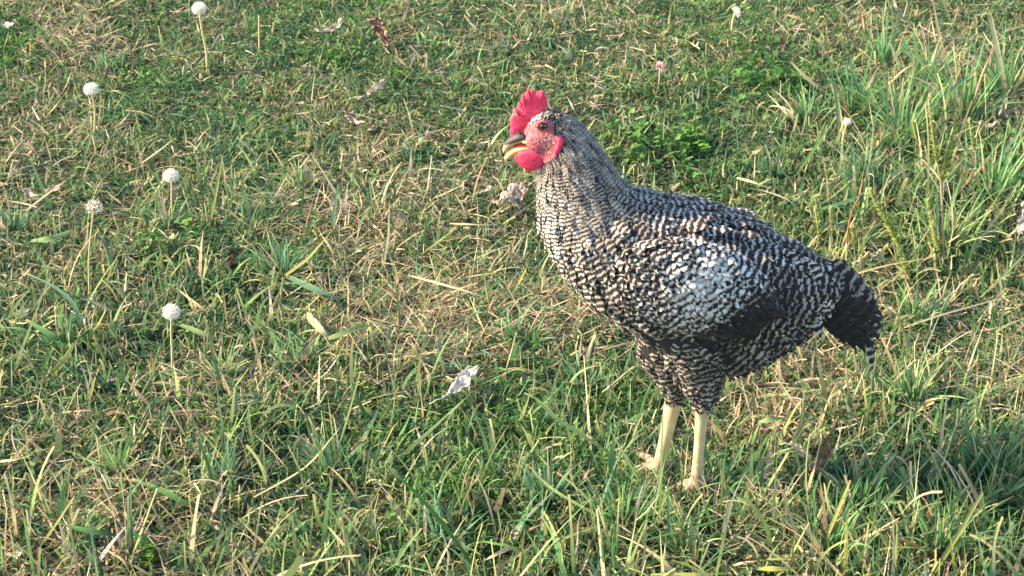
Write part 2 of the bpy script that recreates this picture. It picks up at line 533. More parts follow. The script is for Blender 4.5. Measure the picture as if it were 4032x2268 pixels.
# low understorey that closes the sward
def understorey(n):
    pts = view_points(n); x, y = pts[:, 0], pts[:, 1]
    dv, px, py = dryness(x, y)
    k = rng.random(n) < np.clip(.85 - .55 * dv, .15, 1)
    x, y, m = x[k], y[k], k.sum()
    c = PAL_G[rng.integers(0, len(PAL_G), m)] * rng.uniform(.55, 1.0, (m, 1))
    V, q, C = blades(np.stack([x, y, gz(x, y)], -1), rng.uniform(0, 6.28, m), np.abs(rng.normal(.8, .4, m)), rng.normal(.6, .5, m),
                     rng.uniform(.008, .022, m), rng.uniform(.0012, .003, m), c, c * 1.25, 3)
    push(GREEN, V, q, C)
understorey(80000)
def litter(n):
    pts = view_points(n); x, y = pts[:, 0], pts[:, 1]
    dv, px, py = dryness(x, y)
    c = PAL_D[rng.integers(0, len(PAL_D), n)] * rng.uniform(.5, 1.1, (n, 1))
    g = rng.random(n) < np.clip(.55 - .5 * dv, .1, .9)
    c[g] = PAL_G[rng.integers(0, len(PAL_G), g.sum())] * rng.uniform(.8, 1.3, (g.sum(), 1))
    h = rng.random(n) ** 2 * .012
    V, q, C = blades(np.stack([x, y, gz(x, y) + h], -1), rng.uniform(0, 6.28, n), rng.normal(1.45, .22, n), rng.normal(.1, .4, n), rng.uniform(.012, .045, n), rng.uniform(.0009, .0028, n), c, c, 3, tipw=.5)
    push(DRY, V, q, C)
litter(45000)
make_turf(outer_points(230000), lush=.8, wide=1.6, segs=3)
make_turf(outer_points(150000, 7.0, -2.0, 13.0), lush=.8, wide=3.4, segs=2)
# long arching blades, mostly at the lower right and in the tall clump at the upper right
def long_blades(n):
    pts = view_points(n * 4); x, y = pts[:, 0], pts[:, 1]
    dv, px, py = dryness(x, y); lm = lengthmap(px, py)
    w = np.clip((lm - .62) * 1.15, .04, 1) * np.clip(1.15 - .5 * np.abs(dv), .3, 1)
    nearfoot = ((px > 2350) & (px < 2900) & (py > 1650) & (py < 2020))
    k = (rng.random(len(x)) < w) & ~(nearfoot & (rng.random(len(x)) < .6))
    x, y, lm, dv = x[k][:n], y[k][:n], lm[k][:n], dv[k][:n]; m = len(x)
    L = np.clip(rng.lognormal(math.log(.052), .38, m) * (lm ** 1.0), .03, .17)
    c = PAL_G[rng.integers(0, 6, m)] * rng.uniform(.9, 1.5, (m, 1)) + np.array([.03, .025, 0.01])
    dry = rng.random(m) < .22 + .2 * np.clip(dv, 0, 1)
    c[dry] = PAL_D[rng.integers(0, len(PAL_D), dry.sum())]
    tip = c * 1.25; cut = rng.random(m) < .4
    tip[cut] = tip[cut] * .4 + np.array([.32, .26, .12])
    V, q, C = blades(np.stack([x, y, gz(x, y)], -1), rng.uniform(0, 6.28, m), np.abs(rng.normal(.45, .35, m)), rng.normal(.45, .5, m), L,
                     rng.lognormal(math.log(.0032), .3, m), c * .9, tip, 7, tipw=np.where(cut, .6, .1))
    push(GREEN, V, q, C)
long_blades(5200)
def foot_grass(n):
    px = rng.uniform(2440, 2860, n); py = rng.uniform(1800, 2010, n)
    p = np.array([tuple(at(a, b)) for a, b in zip(px, py)])
    c = PAL_G[rng.integers(0, 6, n)] * rng.uniform(.8, 1.4, (n, 1)); d = rng.random(n) < .3; c[d] = PAL_D[rng.integers(0, 7, d.sum())]
    V, q, C = blades(np.stack([p[:, 0], p[:, 1], gz(p[:, 0], p[:, 1])], -1), rng.uniform(0, 6.28, n), np.abs(rng.normal(.5, .4, n)), rng.normal(.5, .5, n), rng.uniform(.012, .034, n), rng.uniform(.0018, .0032, n), c * .9, c * 1.3, 5)
    push(GREEN, V, q, C)
foot_grass(620)

def tufts():
    T_ = [(3550, 600, 60, .13, 90), (3800, 470, 60, .13, 110), (3350, 470, 45, .11, 90), (3720, 980, 45, .10, 120), (3950, 360, 50, .12, 90), (3480, 270, 40, .10, 80), (3650, 330, 40, .10, 90), (3400, 760, 40, .10, 100), (3900, 800, 45, .11, 110), (3180, 520, 30, .07, 90),
          (3590, 1600, 40, .075, 60), (3450, 1580, 26, .06, 70), (250, 1370, 30, .065, 110), (1130, 1080, 34, .065, 90), (880, 1480, 36, .05, 130), (1180, 1450, 36, .055, 120), (880, 1900, 30, .06, 110), (460, 1880, 24, .06, 70), (2450, 2080, 36, .065, 140), (2700, 2190, 30, .06, 110),
          (3250, 2180, 34, .075, 140), (3700, 2200, 40, .08, 140), (60, 900, 26, .06, 80), (3900, 1880, 40, .08, 120), (3400, 1990, 36, .07, 130), (2150, 2000, 30, .06, 120), (1750, 2150, 30, .06, 120), (1300, 1850, 26, .06, 110), (2050, 1350, 26, .045, 120), (650, 900, 20, .05, 60), (3000, 2080, 36, .065, 130),
          (1660, 640, 26, .035, 120), (2000, 560, 26, .03, 120), (900, 500, 26, .03, 140), (1700, 200, 30, .03, 160), (420, 260, 20, .035, 100), (1180, 760, 26, .045, 90), (3050, 700, 26, .05, 90), (2300, 1500, 24, .05, 90), (300, 2150, 30, .05, 130), (3600, 1250, 26, .06, 100)]
    for (px, py, n, L0, rpx) in T_:
        c = at(px, py); sc = c.length / FPX
        m = int(n * 1.4); a = rng.uniform(0, 6.28, m); rr_ = rng.random(m) ** .7 * rpx * sc * .6
        x = c.x + np.cos(a) * rr_; y = c.y + np.sin(a) * rr_ * .8
        az = a + rng.normal(0, .5, m)
        base = PAL_G[rng.integers(0, 6)] * .7 + PAL_G[5] * .15 + PAL_G[3] * .15
        col = base * rng.uniform(.8, 1.6, (m, 1)) + np.array([.02, .03, .01]); d = rng.random(m) < .15; col[d] = PAL_D[rng.integers(0, 7, d.sum())]
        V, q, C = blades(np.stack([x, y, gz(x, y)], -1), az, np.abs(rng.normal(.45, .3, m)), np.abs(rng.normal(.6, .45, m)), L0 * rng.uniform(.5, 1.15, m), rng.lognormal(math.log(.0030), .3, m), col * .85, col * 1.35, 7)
        push(GREEN, V, q, C)
tufts()
def hay(px, py, rx, ry, n, pale=1.0):
    n = int(n * (.75 if 900 < px < 2300 and 800 < py < 1350 else .5))
    x_, y_ = rng.normal(px, rx * .62, n), rng.normal(py, ry * .62, n)
    p = np.array([tuple(at(a, b)) for a, b in zip(x_, y_)]); x, y = p[:, 0], p[:, 1]
    c = np.array([.55, .44, .29]) * rng.uniform(.45, 1.15, (n, 1)) * pale
    gg = rng.random(n) < .3; c[gg] = PAL_G[rng.integers(0, 6, gg.sum())] * 1.3
    h = rng.random(n) * .014
    V, q, C = blades(np.stack([x, y, gz(x, y) + h], -1), rng.normal(0, 1.2, n) + np.where(rng.random(n) < .5, 0, math.pi), rng.normal(1.25, .3, n), rng.normal(.25, .45, n), rng.uniform(.02, .07, n), rng.uniform(.0008, .0020, n), c, c * 1.05, 6, tipw=.4)
    push(DRY, V, q, C)
for a in ((1350, 900, 420, 200, 900), (1650, 1230, 520, 260, 1500), (2150, 1240, 260, 160, 500), (3180, 1580, 380, 200, 1100), (3900, 1500, 260, 160, 500), (270, 150, 200, 90, 500, .85), (250, 560, 360, 120, 330), (480, 2060, 420, 160, 700), (150, 1650, 260, 120, 300), (1000, 1560, 380, 120, 500), (3400, 1050, 200, 150, 300), (3600, 260, 300, 120, 300), (1900, 1180, 200, 90, 300), (2900, 2100, 300, 120, 300)): hay(*a)

# single blades that stand out in the photograph: (points px, height mode, width px, colour)
YG = (.36, .37, .12); LG = (.20, .30, .12); MG = (.085, .19, .06); DG = (.045, .12, .04); TN = (.52, .41, .23); PL = (.55, .50, .30); BG = (.11, .22, .12)
S_, L_ = 'stand', 'lie'
HERO = [
 ([(1400, 886), (1310, 737), (1223, 600)], S_, 9, PL), ([(1205, 1233), (1292, 1333)], L_, 26, PL), ([(1292, 1333), (1380, 1300), (1472, 1277)], L_, 24, LG),
 ([(1124, 1084), (1217, 1016), (1304, 910)], L_, 20, YG), ([(1137, 1090), (1240, 1140), (1348, 1178)], L_, 26, BG), ([(1577, 1283), (1565, 1170), (1546, 1060)], S_, 9, LG),
 ([(1650, 1003), (1672, 930), (1683, 848)], S_, 12, MG), ([(1658, 1003), (1730, 950), (1795, 898)], S_, 8, YG), ([(2018, 1160), (2050, 1100), (2080, 1041)], S_, 9, YG),
 ([(1435, 1222), (1480, 1150), (1540, 1090)], S_, 10, MG), ([(1608, 1084), (1795, 1134), (1931, 1177)], L_, 9, PL), ([(1770, 880), (1860, 884), (1956, 886)], L_, 10, PL),
 ([(317, 1262), (292, 1190), (211, 1122), (99, 1075)], L_, 20, BG), ([(708, 1277), (790, 1310), (863, 1345)], L_, 26, LG), ([(118, 948), (205, 940), (280, 910)], L_, 26, LG),
 ([(335, 1345), (380, 1290), (416, 1221)], S_, 10, YG), ([(18, 1265), (70, 1190), (130, 1122)], S_, 11, LG), ([(186, 1488), (245, 1430), (292, 1352)], S_, 22, YG),
 ([(235, 1340), (170, 1300), (99, 1258)], L_, 26, MG), ([(692, 1060), (665, 1020), (634, 985)], L_, 9, TN), ([(143, 1314), (60, 1290), (0, 1290)], L_, 16, MG),
 ([(813, 1227), (750, 1180), (695, 1134)], L_, 11, TN), ([(160, 1470), (190, 1400), (210, 1370)], S_, 16, MG),
 ([(-20, 1818), (60, 1812), (132, 1789)], L_, 15, PL), ([(341, 1598), (360, 1540), (377, 1484)], S_, 12, YG), ([(461, 1867), (495, 1760), (539, 1622)], S_, 12, MG),
 ([(138, 2290), (110, 2120), (86, 1987)], S_, 13, LG), ([(162, 2149), (230, 2050), (294, 1951)], S_, 8, YG), ([(524, 2185), (516, 2050), (515, 1885)], S_, 11, BG),
 ([(850, 1940), (820, 1820), (773, 1723)], S_, 18, MG), ([(743, 1990), (640, 1930), (515, 1885)], L_, 24, MG), ([(455, 2107), (340, 2090), (228, 2059)], L_, 26, DG),
 ([(419, 2167), (480, 2200), (515, 2260)], L_, 9, TN), ([(640, 2200), (700, 2120), (712, 2090)], S_, 9, YG), ([(400, 1790), (395, 1830), (380, 1940)], S_, 10, YG),
 ([(1551, 1819), (1700, 1690), (1857, 1544)], S_, 12, LG), ([(1900, 2280), (1767, 2089), (1650, 1950), (1539, 1849)], S_, 18, MG), ([(1443, 1658), (1410, 1570), (1384, 1500)], S_, 13, MG),
 ([(1317, 1813), (1370, 1640), (1419, 1460)], S_, 9, LG), ([(1258, 1939), (1264, 1790), (1270, 1676)], S_, 10, MG), ([(1958, 1897), (1910, 1740), (1857, 1598)], S_, 9, LG),
 ([(1958, 2119), (1920, 1960), (1869, 1855)], S_, 8, TN), ([(1833, 1999), (1850, 1920), (1869, 1855)], S_, 7, TN), ([(1300, 2059), (1302, 1960), (1300, 1880)], S_, 13, MG),
 ([(1408, 2290), (1408, 2230), (1407, 2175)], S_, 16, MG), ([(1323, 1813), (1300, 1640), (1287, 1538)], S_, 8, LG), ([(1000, 1957), (1210, 1843), (1335, 1688)], L_, 10, PL),
 ([(2010, 2150), (1940, 2190), (1887, 2215)], L_, 14, PL), ([(1530, 2260), (1600, 2150), (1660, 2080)], S_, 13, LG), ([(1480, 2066), (1540, 2010), (1592, 1975)], S_, 8, LG),
 ([(2419, 1795), (2270, 1700), (2150, 1622), (2036, 1490)], S_, 13, LG), ([(2569, 1987), (2455, 1783), (2383, 1658)], S_, 10, LG), ([(2509, 1688), (2530, 1600), (2545, 1544)], S_, 10, LG),
 ([(2353, 2029), (2168, 1927), (2072, 1825)], L_, 11, LG), ([(2641, 2173), (2632, 2020), (2629, 1891)], S_, 14, BG), ([(2647, 2149), (2670, 2070), (2689, 1993)], S_, 9, YG),
 ([(2803, 2095), (2775, 1980), (2725, 1870)], S_, 11, LG), ([(2809, 1891), (2775, 1760), (2749, 1640)], S_, 9, MG), ([(2839, 2047), (2845, 1880), (2863, 1730)], S_, 10, LG),
 ([(2851, 1897), (2890, 1810), (2935, 1735)], S_, 14, LG), ([(2563, 2107), (2590, 1930), (2629, 1760)], S_, 8, LG), ([(2216, 2155), (2280, 2060), (2335, 1981)], S_, 9, LG),
 ([(2527, 2131), (2779, 2065), (3000, 1981)], L_, 12, MG), ([(2527, 2131), (2590, 2200), (2635, 2251)], L_, 11, YG), ([(2419, 2053), (2470, 2090), (2527, 2119)], L_, 8, TN),
 ([(2560, 2262), (2720, 2262), (2869, 2257)], L_, 18, YG), ([(2500, 2300), (2490, 2230), (2480, 2180)], S_, 16, YG), ([(2300, 2262), (2310, 2190), (2323, 2125)], S_, 13, YG),
 ([(2389, 2179), (2400, 2110), (2413, 2047)], S_, 10, YG), ([(2045, 1990), (2060, 1900), (2072, 1830)], S_, 10, LG), ([(2160, 1620), (2180, 1520), (2210, 1430)], S_, 9, LG),
 ([(2150, 2250), (2130, 2150), (2110, 2075)], S_, 9, BG), ([(2730, 2260), (2735, 2190), (2738, 2140)], S_, 11, YG), ([(2385, 1990), (2390, 1930), (2388, 1855)], S_, 9, BG), ([(2395, 2010), (2408, 1900), (2416, 1810)], S_, 10, BG),
 ([(3329, 2300), (3332, 2140), (3335, 2029)], S_, 21, YG), ([(3655, 2290), (3770, 2110), (3868, 1939)], S_, 17, YG), ([(3235, 2165), (3300, 2010), (3347, 1891)], S_, 13, YG),
 ([(3210, 2095), (3240, 1990), (3269, 1891)], S_, 10, LG), ([(3419, 2053), (3490, 1970), (3551, 1903)], S_, 11, LG), ([(3359, 1927), (3410, 1860), (3455, 1795)], S_, 10, LG),
 ([(3527, 2226), (3467, 2100), (3413, 2035)], S_, 10, YG), ([(3437, 2290), (3323, 2059), (3222, 1909)], L_, 11, YG), ([(3659, 2053), (3740, 1990), (3820, 1909)], S_, 20, LG),
 ([(3772, 2113), (3900, 2115), (4050, 2113)], L_, 13, LG), ([(2980, 2238), (3060, 2240), (3150, 2236)], L_, 24, YG), ([(3000, 2029), (3120, 2083), (3210, 2160), (3300, 2262)], L_, 10, TN),
 ([(2990, 2205), (3090, 2200), (3180, 2190)], L_, 11, YG), ([(3862, 2100), (3772, 1951), (3718, 1843)], S_, 9, MG), ([(3766, 2290), (3750, 2180), (3737, 2077)], S_, 10, YG),
 ([(3910, 2250), (3950, 2160), (3982, 2089)], S_, 10, LG), ([(3545, 1592), (3570, 1500), (3599, 1424)], S_, 17, BG), ([(3521, 1544), (3524, 1480), (3527, 1418)], S_, 10, LG),
 ([(3533, 1604), (3480, 1530), (3431, 1460)], S_, 16, DG), ([(3497, 1628), (3484, 1580), (3473, 1538)], S_, 16, BG), ([(3719, 1771), (3705, 1670), (3695, 1592)], S_, 11, LG),
 ([(3820, 1735), (3930, 1710), (4050, 1680)], L_, 12, BG), ([(2985, 1662), (3040, 1650), (3104, 1645)], L_, 22, LG), ([(3268, 377), (3176, 309), (3113, 242)], S_, 13, TN),
 ([(3290, 208), (3240, 170), (3190, 135)], S_, 12, PL), ([(3133, 690), (3210, 580), (3292, 459)], S_, 12, MG), ([(3118, 546), (3130, 490), (3142, 445)], S_, 9, TN),
 ([(3099, 638), (3145, 590), (3186, 551)], S_, 14, LG), ([(3731, 273), (3701, 160), (3671, -10)], S_, 14, TN), ([(3580, 417), (3592, 310), (3602, 212)], S_, 11, TN),
 ([(3602, 508), (3671, 433), (3760, 340), (3835, 288)], S_, 20, BG), ([(3640, 470), (3700, 400), (3780, 310)], S_, 16, LG), ([(3488, 592), (3492, 430), (3496, 266)], S_, 12, MG),
 ([(4005, 729), (3890, 640), (3762, 562)], S_, 17, LG), ([(3780, 470), (3900, 430), (4000, 388)], S_, 14, BG), ([(3300, 560), (3300, 400), (3260, 230)], S_, 14, BG),
 ([(3960, 370), (3930, 200), (3900, 60)], S_, 18, PL), ([(3900, 680), (3980, 560), (4040, 500)], S_, 12, BG), ([(3370, 700), (3470, 560), (3560, 480)], S_, 10, MG),
 ([(3240, 820), (3350, 790), (3430, 740)], L_, 18, BG), ([(3420, 440), (3370, 330), (3340, 190)], S_, 13, BG), ([(3560, 300), (3530, 230), (3500, 160)], S_, 13, PL), ([(3500, 330), (3560, 270), (3630, 240)], L_, 12, PL),
 ([(3800, 760), (3870, 700), (3930, 640)], S_, 10, TN), ([(3270, 330), (3310, 440), (3320, 560)], L_, 9, TN), ([(2985, 745), (3070, 770), (3140, 810)], L_, 9, PL), ([(2900, 700), (2960, 715), (3040, 745)], L_, 10, PL),
 ([(3330, 1090), (3500, 1040), (3700, 1010)], L_, 8, TN), ([(3560, 1290), (3700, 1240), (4032, 1150)], L_, 8, PL), ([(4032, 1000), (3960, 1080), (3860, 1170)], L_, 9, LG),
 ([(200, 820), (160, 730), (110, 600)], S_, 14, LG), ([(330, 620), (350, 560), (360, 510)], S_, 11, LG), ([(560, 640), (630, 590), (680, 550)], L_, 9, PL), ([(100, 830), (190, 760), (260, 710)], L_, 10, PL),
 ([(660, 790), (620, 700), (575, 650)], S_, 11, LG), ([(820, 900), (850, 770), (875, 610)], S_, 10, YG), ([(1300, 930), (1320, 800), (1330, 730)], S_, 12, BG), ([(1180, 880), (1195, 760), (1190, 640)], S_, 10, MG),
 ([(1530, 1000), (1530, 900), (1535, 790)], S_, 10, PL), ([(1510, 1050), (1525, 950), (1530, 860)], S_, 9, PL), ([(1620, 860), (1680, 820), (1730, 780)], S_, 8, YG),
]
def hero_blades():
    Vs, Fs, Cs = [], [], []; off = 0
    for pts, mode, wpx, col in HERO:
        root = at(pts[0][0], pts[0][1], .006)
        # resample
        P2 = np.array(pts, float)
        t = np.linspace(0, len(P2) - 1, 9)
        P2 = np.stack([np.interp(t, np.arange(len(P2)), P2[:, k]) for k in (0, 1)], -1)
        for _ in range(2): P2[1:-1] = .5 * P2[1:-1] + .25 * (P2[:-2] + P2[2:])
        W = []
        for i, (a, b) in enumerate(P2):
            tt = i / 8.0
            if mode == S_: p = on_plane(a, b, root.y - .012 * tt)
            else: p = at(a, b, .022 + .018 * math.sin(math.pi * (.2 + .7 * tt)))
            W.append(np.array(p))
        W = np.array(W)
        g = float(gz(W[0, 0], W[0, 1]))
        w = wpx / FPX * root.length * .98 if False else wpx / FPX * (root - Vector((0, 0, CAM_H))).length
        # the ribbon faces the sky or the side, turned a little at random
        tang = np.gradient(W, axis=0); tang /= np.linalg.norm(tang, axis=1)[:, None]
        up = np.array([rnd.uniform(-.5, .5), -.75 if mode == S_ else rnd.uniform(-.5, -.1), .5 if mode == S_ else 1.0])
        side = np.cross(tang, up); side /= np.linalg.norm(side, axis=1)[:, None]
        nrm = np.cross(side, tang)
        cut = rnd.random() < .5
        col = np.array(col) * rnd.uniform(1.05, 1.35)
        V = []; C = []
        for i in range(9):
            tt = i / 8.0
            pr = (.75 + .35 * math.sin(math.pi * min(1, tt * 1.2))) * (1 - tt ** 3) + (.6 if cut else .12) * tt ** 3
            h = side[i] * w * .5 * pr
            V += [W[i] - h, W[i] - nrm[i] * w * .12, W[i] + h]
            cc = col * (.8 + .3 * tt)
            if cut and tt > .9: cc = np.array([.42, .34, .18])
            C += [cc, cc * .85, cc]
        V = np.array(V); k = np.arange(8) * 3
        q = np.concatenate([np.stack([k, k + 1, k + 4, k + 3], -1), np.stack([k + 1, k + 2, k + 5, k + 4], -1)])
        Vs.append(V); Fs.append(q + off); Cs.append(np.array(C)); off += len(V)
    return np.concatenate(Vs), np.concatenate(Fs), np.concatenate(Cs)
push(GREEN, *hero_blades())

gobj = np_mesh('grass', np.concatenate(GREEN[0]), np.concatenate(GREEN[1]), M_grass, attrs={'col': ('FLOAT_COLOR', np.concatenate(GREEN[2]))})
tag(gobj, 'green meadow grass, short and mown, blades leaning every way', 'grass', kind='stuff')
dobj = np_mesh('dry_grass', np.concatenate(DRY[0]), np.concatenate(DRY[1]), M_dry, attrs={'col': ('FLOAT_COLOR', np.concatenate(DRY[2]))})
tag(dobj, 'straw coloured dead grass lying tangled among the green blades', 'dry grass', kind='stuff')

# ------------------------------------------------------------------ clover and chickweed cover
def ground_cover():
    Vs, Fs, Cs = [], [], []; off = 0
    ang = np.linspace(0, 2 * np.pi, 8, endpoint=False)
    unit = np.stack([np.cos(ang), np.sin(ang)], -1)
    patches = [(20, 170, 150, 60, 1.1, 1), (40, 210, 110, 30, 1.2, 1), (1340, 240, 130, 45, .9, 0), (1560, 320, 90, 30, .9, 1), (1250, 230, 80, 30, .9, 1), (560, 330, 160, 40, .8, 0), (1160, 40, 200, 40, .9, 0), (1500, 60, 200, 40, .9, 0),
               (2500, 600, 150, 60, 1.2, 0), (2700, 600, 110, 45, 1.3, 0), (2540, 400, 70, 20, 1.2, 1), (2960, 360, 130, 40, 1.3, 0), (3120, 360, 80, 25, 1.4, 0), (2800, 230, 250, 60, 1.0, 1), (3000, 260, 200, 60, 1.0, 1), (3250, 100, 250, 80, .9, 1), (2750, 80, 250, 60, .9, 0),
               (2760, 700, 160, 40, 1.0, 0), (3530, 730, 130, 60, 1.0, 1), (3950, 620, 120, 30, 1.2, 0), (3600, 560, 120, 30, 1.2, 0), (1850, 1900, 160, 120, .8, 1), (1700, 1960, 130, 90, .8, 1), (1500, 1750, 200, 90, .75, 1),
               (2070, 1680, 140, 80, .75, 1), (2240, 1800, 150, 80, .75, 1), (2130, 1420, 200, 60, .7, 1), (2450, 1600, 130, 50, .75, 1), (1400, 1560, 160, 50, .8, 1), (1790, 1640, 160, 80, .75, 1), (590, 2230, 40, 10, 1.5, 0), (600, 1020, 80, 14, 1.2, 0),
               (750, 930, 40, 5, 1.4, 0), (3380, 1450, 70, 20, 1.1, 1), (1000, 330, 300, 60, .7, 1), (500, 1700, 300, 60, .8, 1), (3300, 1150, 120, 50, .8, 1), (1150, 1000, 150, 40, .8, 1), (900, 1650, 200, 40, .8, 1), (2100, 520, 250, 50, .8, 1), (1650, 460, 300, 60, .8, 1), (1900, 1150, 140, 30, .8, 1)]
    spots = []
    for (px, py, r, n, sc, kind) in patches:
        for _ in range(int(n * 1.5)):
            a = rnd.gauss(0, .5) * r; b = rnd.gauss(0, .5) * r * .6
            p = at(px + a, py + b); spots.append((p.x, p.y, sc, kind))
    for p in view_points(1500): spots.append((p[0], p[1], rnd.uniform(.6, .9), 1 if rnd.random() < .6 else 0))
    for p in outer_points(1500): spots.append((p[0], p[1], .9, 0))
    for (x, y, sc, kind) in spots:
        z0 = float(gz(x, y)); h = rnd.uniform(.006, .026) * sc
        hue = rnd.random()
        base = np.array([.05, .15, .045]) * (1 - hue) + np.array([.13, .27, .05]) * hue
        nl = 3 if kind == 0 else rnd.randint(3, 6)
        top = np.array([x + rnd.gauss(0, .003), y + rnd.gauss(0, .003), z0 + h])
        rot = rnd.uniform(0, 6.28); tilt = np.array([rnd.gauss(0, .35), rnd.gauss(-.15, .35)])
        for l in range(nl):
            a = rot + l * 2 * math.pi / nl + rnd.gauss(0, .15)
            d = np.array([math.cos(a), math.sin(a)]); e = np.array([-d[1], d[0]])
            Ln = rnd.uniform(.0045, .0075) * sc * (1 if kind == 0 else .8); Wn = Ln * (.85 if kind == 0 else .55)
            pr = unit * np.array([Ln * .5, Wn * .5]) + np.array([Ln * .5, 0])
            if kind == 0:
                pr[0, 0] -= Ln * .1
            XY = top[:2] + pr[:, :1] * d + pr[:, 1:] * e
            rel = XY - top[:2]
            zz = top[2] + rel @ tilt + np.abs(pr[:, 1]) * .45 - (0 if kind == 0 else (l % 2) * .003)
            V = np.concatenate([np.column_stack([XY, zz]), [np.append(top[:2] + d * Ln * .5, top[2] + (d * Ln * .5) @ tilt - .0003)]])
            Vs.append(V); c = base * rnd.uniform(.8, 1.25)
            Cs.append(np.tile(c, (9, 1))); Cs[-1][8] = c * 1.3
            Fs.append(np.array([(i, (i + 1) % 8, 8) for i in range(8)]) + off); off += 9
        # petiole
        w = .0004
        V = np.array([[x - w, y, z0], [x + w, y, z0], [top[0] + w, top[1], top[2]], [top[0] - w, top[1], top[2]]])
        Vs.append(V); Cs.append(np.tile(base * .9, (4, 1))); Fs.append(np.array([(0, 1, 2), (0, 2, 3)]) + off); off += 4
    o = np_mesh('clover_cover', np.concatenate(Vs), np.concatenate(Fs), M_leafy, attrs={'col': ('FLOAT_COLOR', np.concatenate(Cs))})
    tag(o, 'small round clover and chickweed leaves growing low between the grass', 'ground cover', kind='stuff')
ground_cover()

# ================================================================== THE HEN
YN = at(2745, 1906, .02).y
YF = at(2592, 1840, .02).y
YC = (YN + YF) / 2 + .004
def cp(px, py, dy=0.0):
    return on_plane(px, py, YC + dy)

hen = empty('chicken', (cp(2700, 1500).x, YC, 0.0))
tag(hen, 'black and white barred chicken with red comb standing in the grass facing left', 'chicken')
HO = np.array(hen.location)

RINGS = [  # back/top point, front/bottom point (photo px), half width m, feather L, W, spacing, period, contrast, bias
 ((2062, 505), (2048, 566), .0085, .005, .004, .0030, .0026, .3, .55),
 ((2095, 455), (2080, 600), .0150, .006, .004, .0032, .0034, .4, .56),
 ((2150, 428), (2110, 640), .0200, .008, .005, .0036, .0036, .5, .54),
 ((2225, 440), (2120, 670), .0240, .010, .006, .0042, .0040, .5, .50),
 ((2300, 490), (2112, 720), .0300, .014, .007, .0050, .0046, .6, .50),
 ((2372, 560), (2104, 790), .0350, .018, .008, .0055, .0050, .75, .50),
 ((2426, 645), (2108, 870), .0420, .022, .010, .0062, .0056, .85, .50),
 ((2478, 714), (2136, 955), .0510, .026, .013, .0074, .0064, .95, .49),
 ((2560, 750), (2182, 1042), .0600, .030, .016, .0086, .0072, 1., .48),
 ((2680, 782), (2248, 1132), .0680, .032, .018, .0094, .0078, 1., .47),
 ((2800, 802), (2348, 1222), .0720, .034, .019, .0100, .0080, 1., .46),
 ((2920, 832), (2480, 1285), .0700, .034, .019, .0100, .0082, 1., .46),
 ((3020, 878), (2660, 1350), .0640, .034, .019, .0100, .0084, 1., .46),
 ((3110, 932), (2830, 1385), .0540, .036, .019, .0100, .0084, 1., .45),
 ((3195, 985), (3000, 1345), .0420, .038, .019, .0100, .0086, 1., .45),
 ((3265, 1045), (3130, 1265), .0290, .038, .018, .0100, .0086, 1., .44),
 ((3315, 1100), (3230, 1215), .0160, .036, .016, .0100, .0086, 1., .44),
]
def cr_interp(A, m):
    A = np.asarray(A, float); n = len(A); out = []
    Ax = np.concatenate([[2 * A[0] - A[1]], A, [2 * A[-1] - A[-2]]])
    for i in range(n - 1):
        p0, p1, p2, p3 = Ax[i], Ax[i + 1], Ax[i + 2], Ax[i + 3]
        for k in range(m):
            t = k / m
            out.append(.5 * ((2 * p1) + (-p0 + p2) * t + (2 * p0 - 5 * p1 + 4 * p2 - p3) * t * t + (-p0 + 3 * p1 - 3 * p2 + p3) * t ** 3))
    out.append(A[-1])
    return np.array(out)
rows = []
for (tb, fb, hw, *rest) in RINGS:
    a = np.array(cp(*tb)); b = np.array(cp(*fb))
    c = (a + b) / 2; v = (a - b) / 2; ln = np.linalg.norm(v); u = v / ln
    ln2 = math.sqrt(max(ln ** 2 - (hw * .53 * abs(u[2])) ** 2, (ln * .6) ** 2)) - (.0045 if hw > .03 else .0015)
    rows.append([c[0], c[2], u[0] * ln2, u[2] * ln2, hw - .003] + rest)
MI = 8
RW = cr_interp(rows, MI)
NU, NV = len(RW), 56
th = np.linspace(0, 2 * np.pi, NV, endpoint=False)
def superell(t, e=.92): return np.sign(t) * np.abs(t) ** e
cth, sth = superell(np.cos(th)), superell(np.sin(th))
LP = np.zeros((NU, NV, 3))
LP[..., 0] = RW[:, 0:1] + RW[:, 2:3] * cth
LP[..., 2] = RW[:, 1:2] + RW[:, 3:4] * cth
LP[..., 1] = YC - RW[:, 4:5] * sth            # sth>0: the camera side
SARC = np.concatenate([np.zeros((1, NV)), np.cumsum(np.linalg.norm(np.diff(LP, axis=0), axis=2), axis=0)])

body = MB()
def add_loft(mb, P):
    base = mb.n(); nu, nv = P.shape[:2]
    for p in P.reshape(-1, 3): mb.V.append(Vector(p))
    for i in range(nu - 1):
        for j in range(nv):
            a = base + i * nv + j; b = base + i * nv + (j + 1) % nv
            mb.F4.append((a, b, b + nv, a + nv))
    for i, fl in ((0, True), (nu - 1, False)):
        c = mb.n(); mb.V.append(Vector(P[i].mean(axis=0)))
        for j in range(nv):
            a = base + i * nv + j; b = base + i * nv + (j + 1) % nv
            mb.F3.append((b, a, c) if fl else (a, b, c))
add_loft(body, LP)

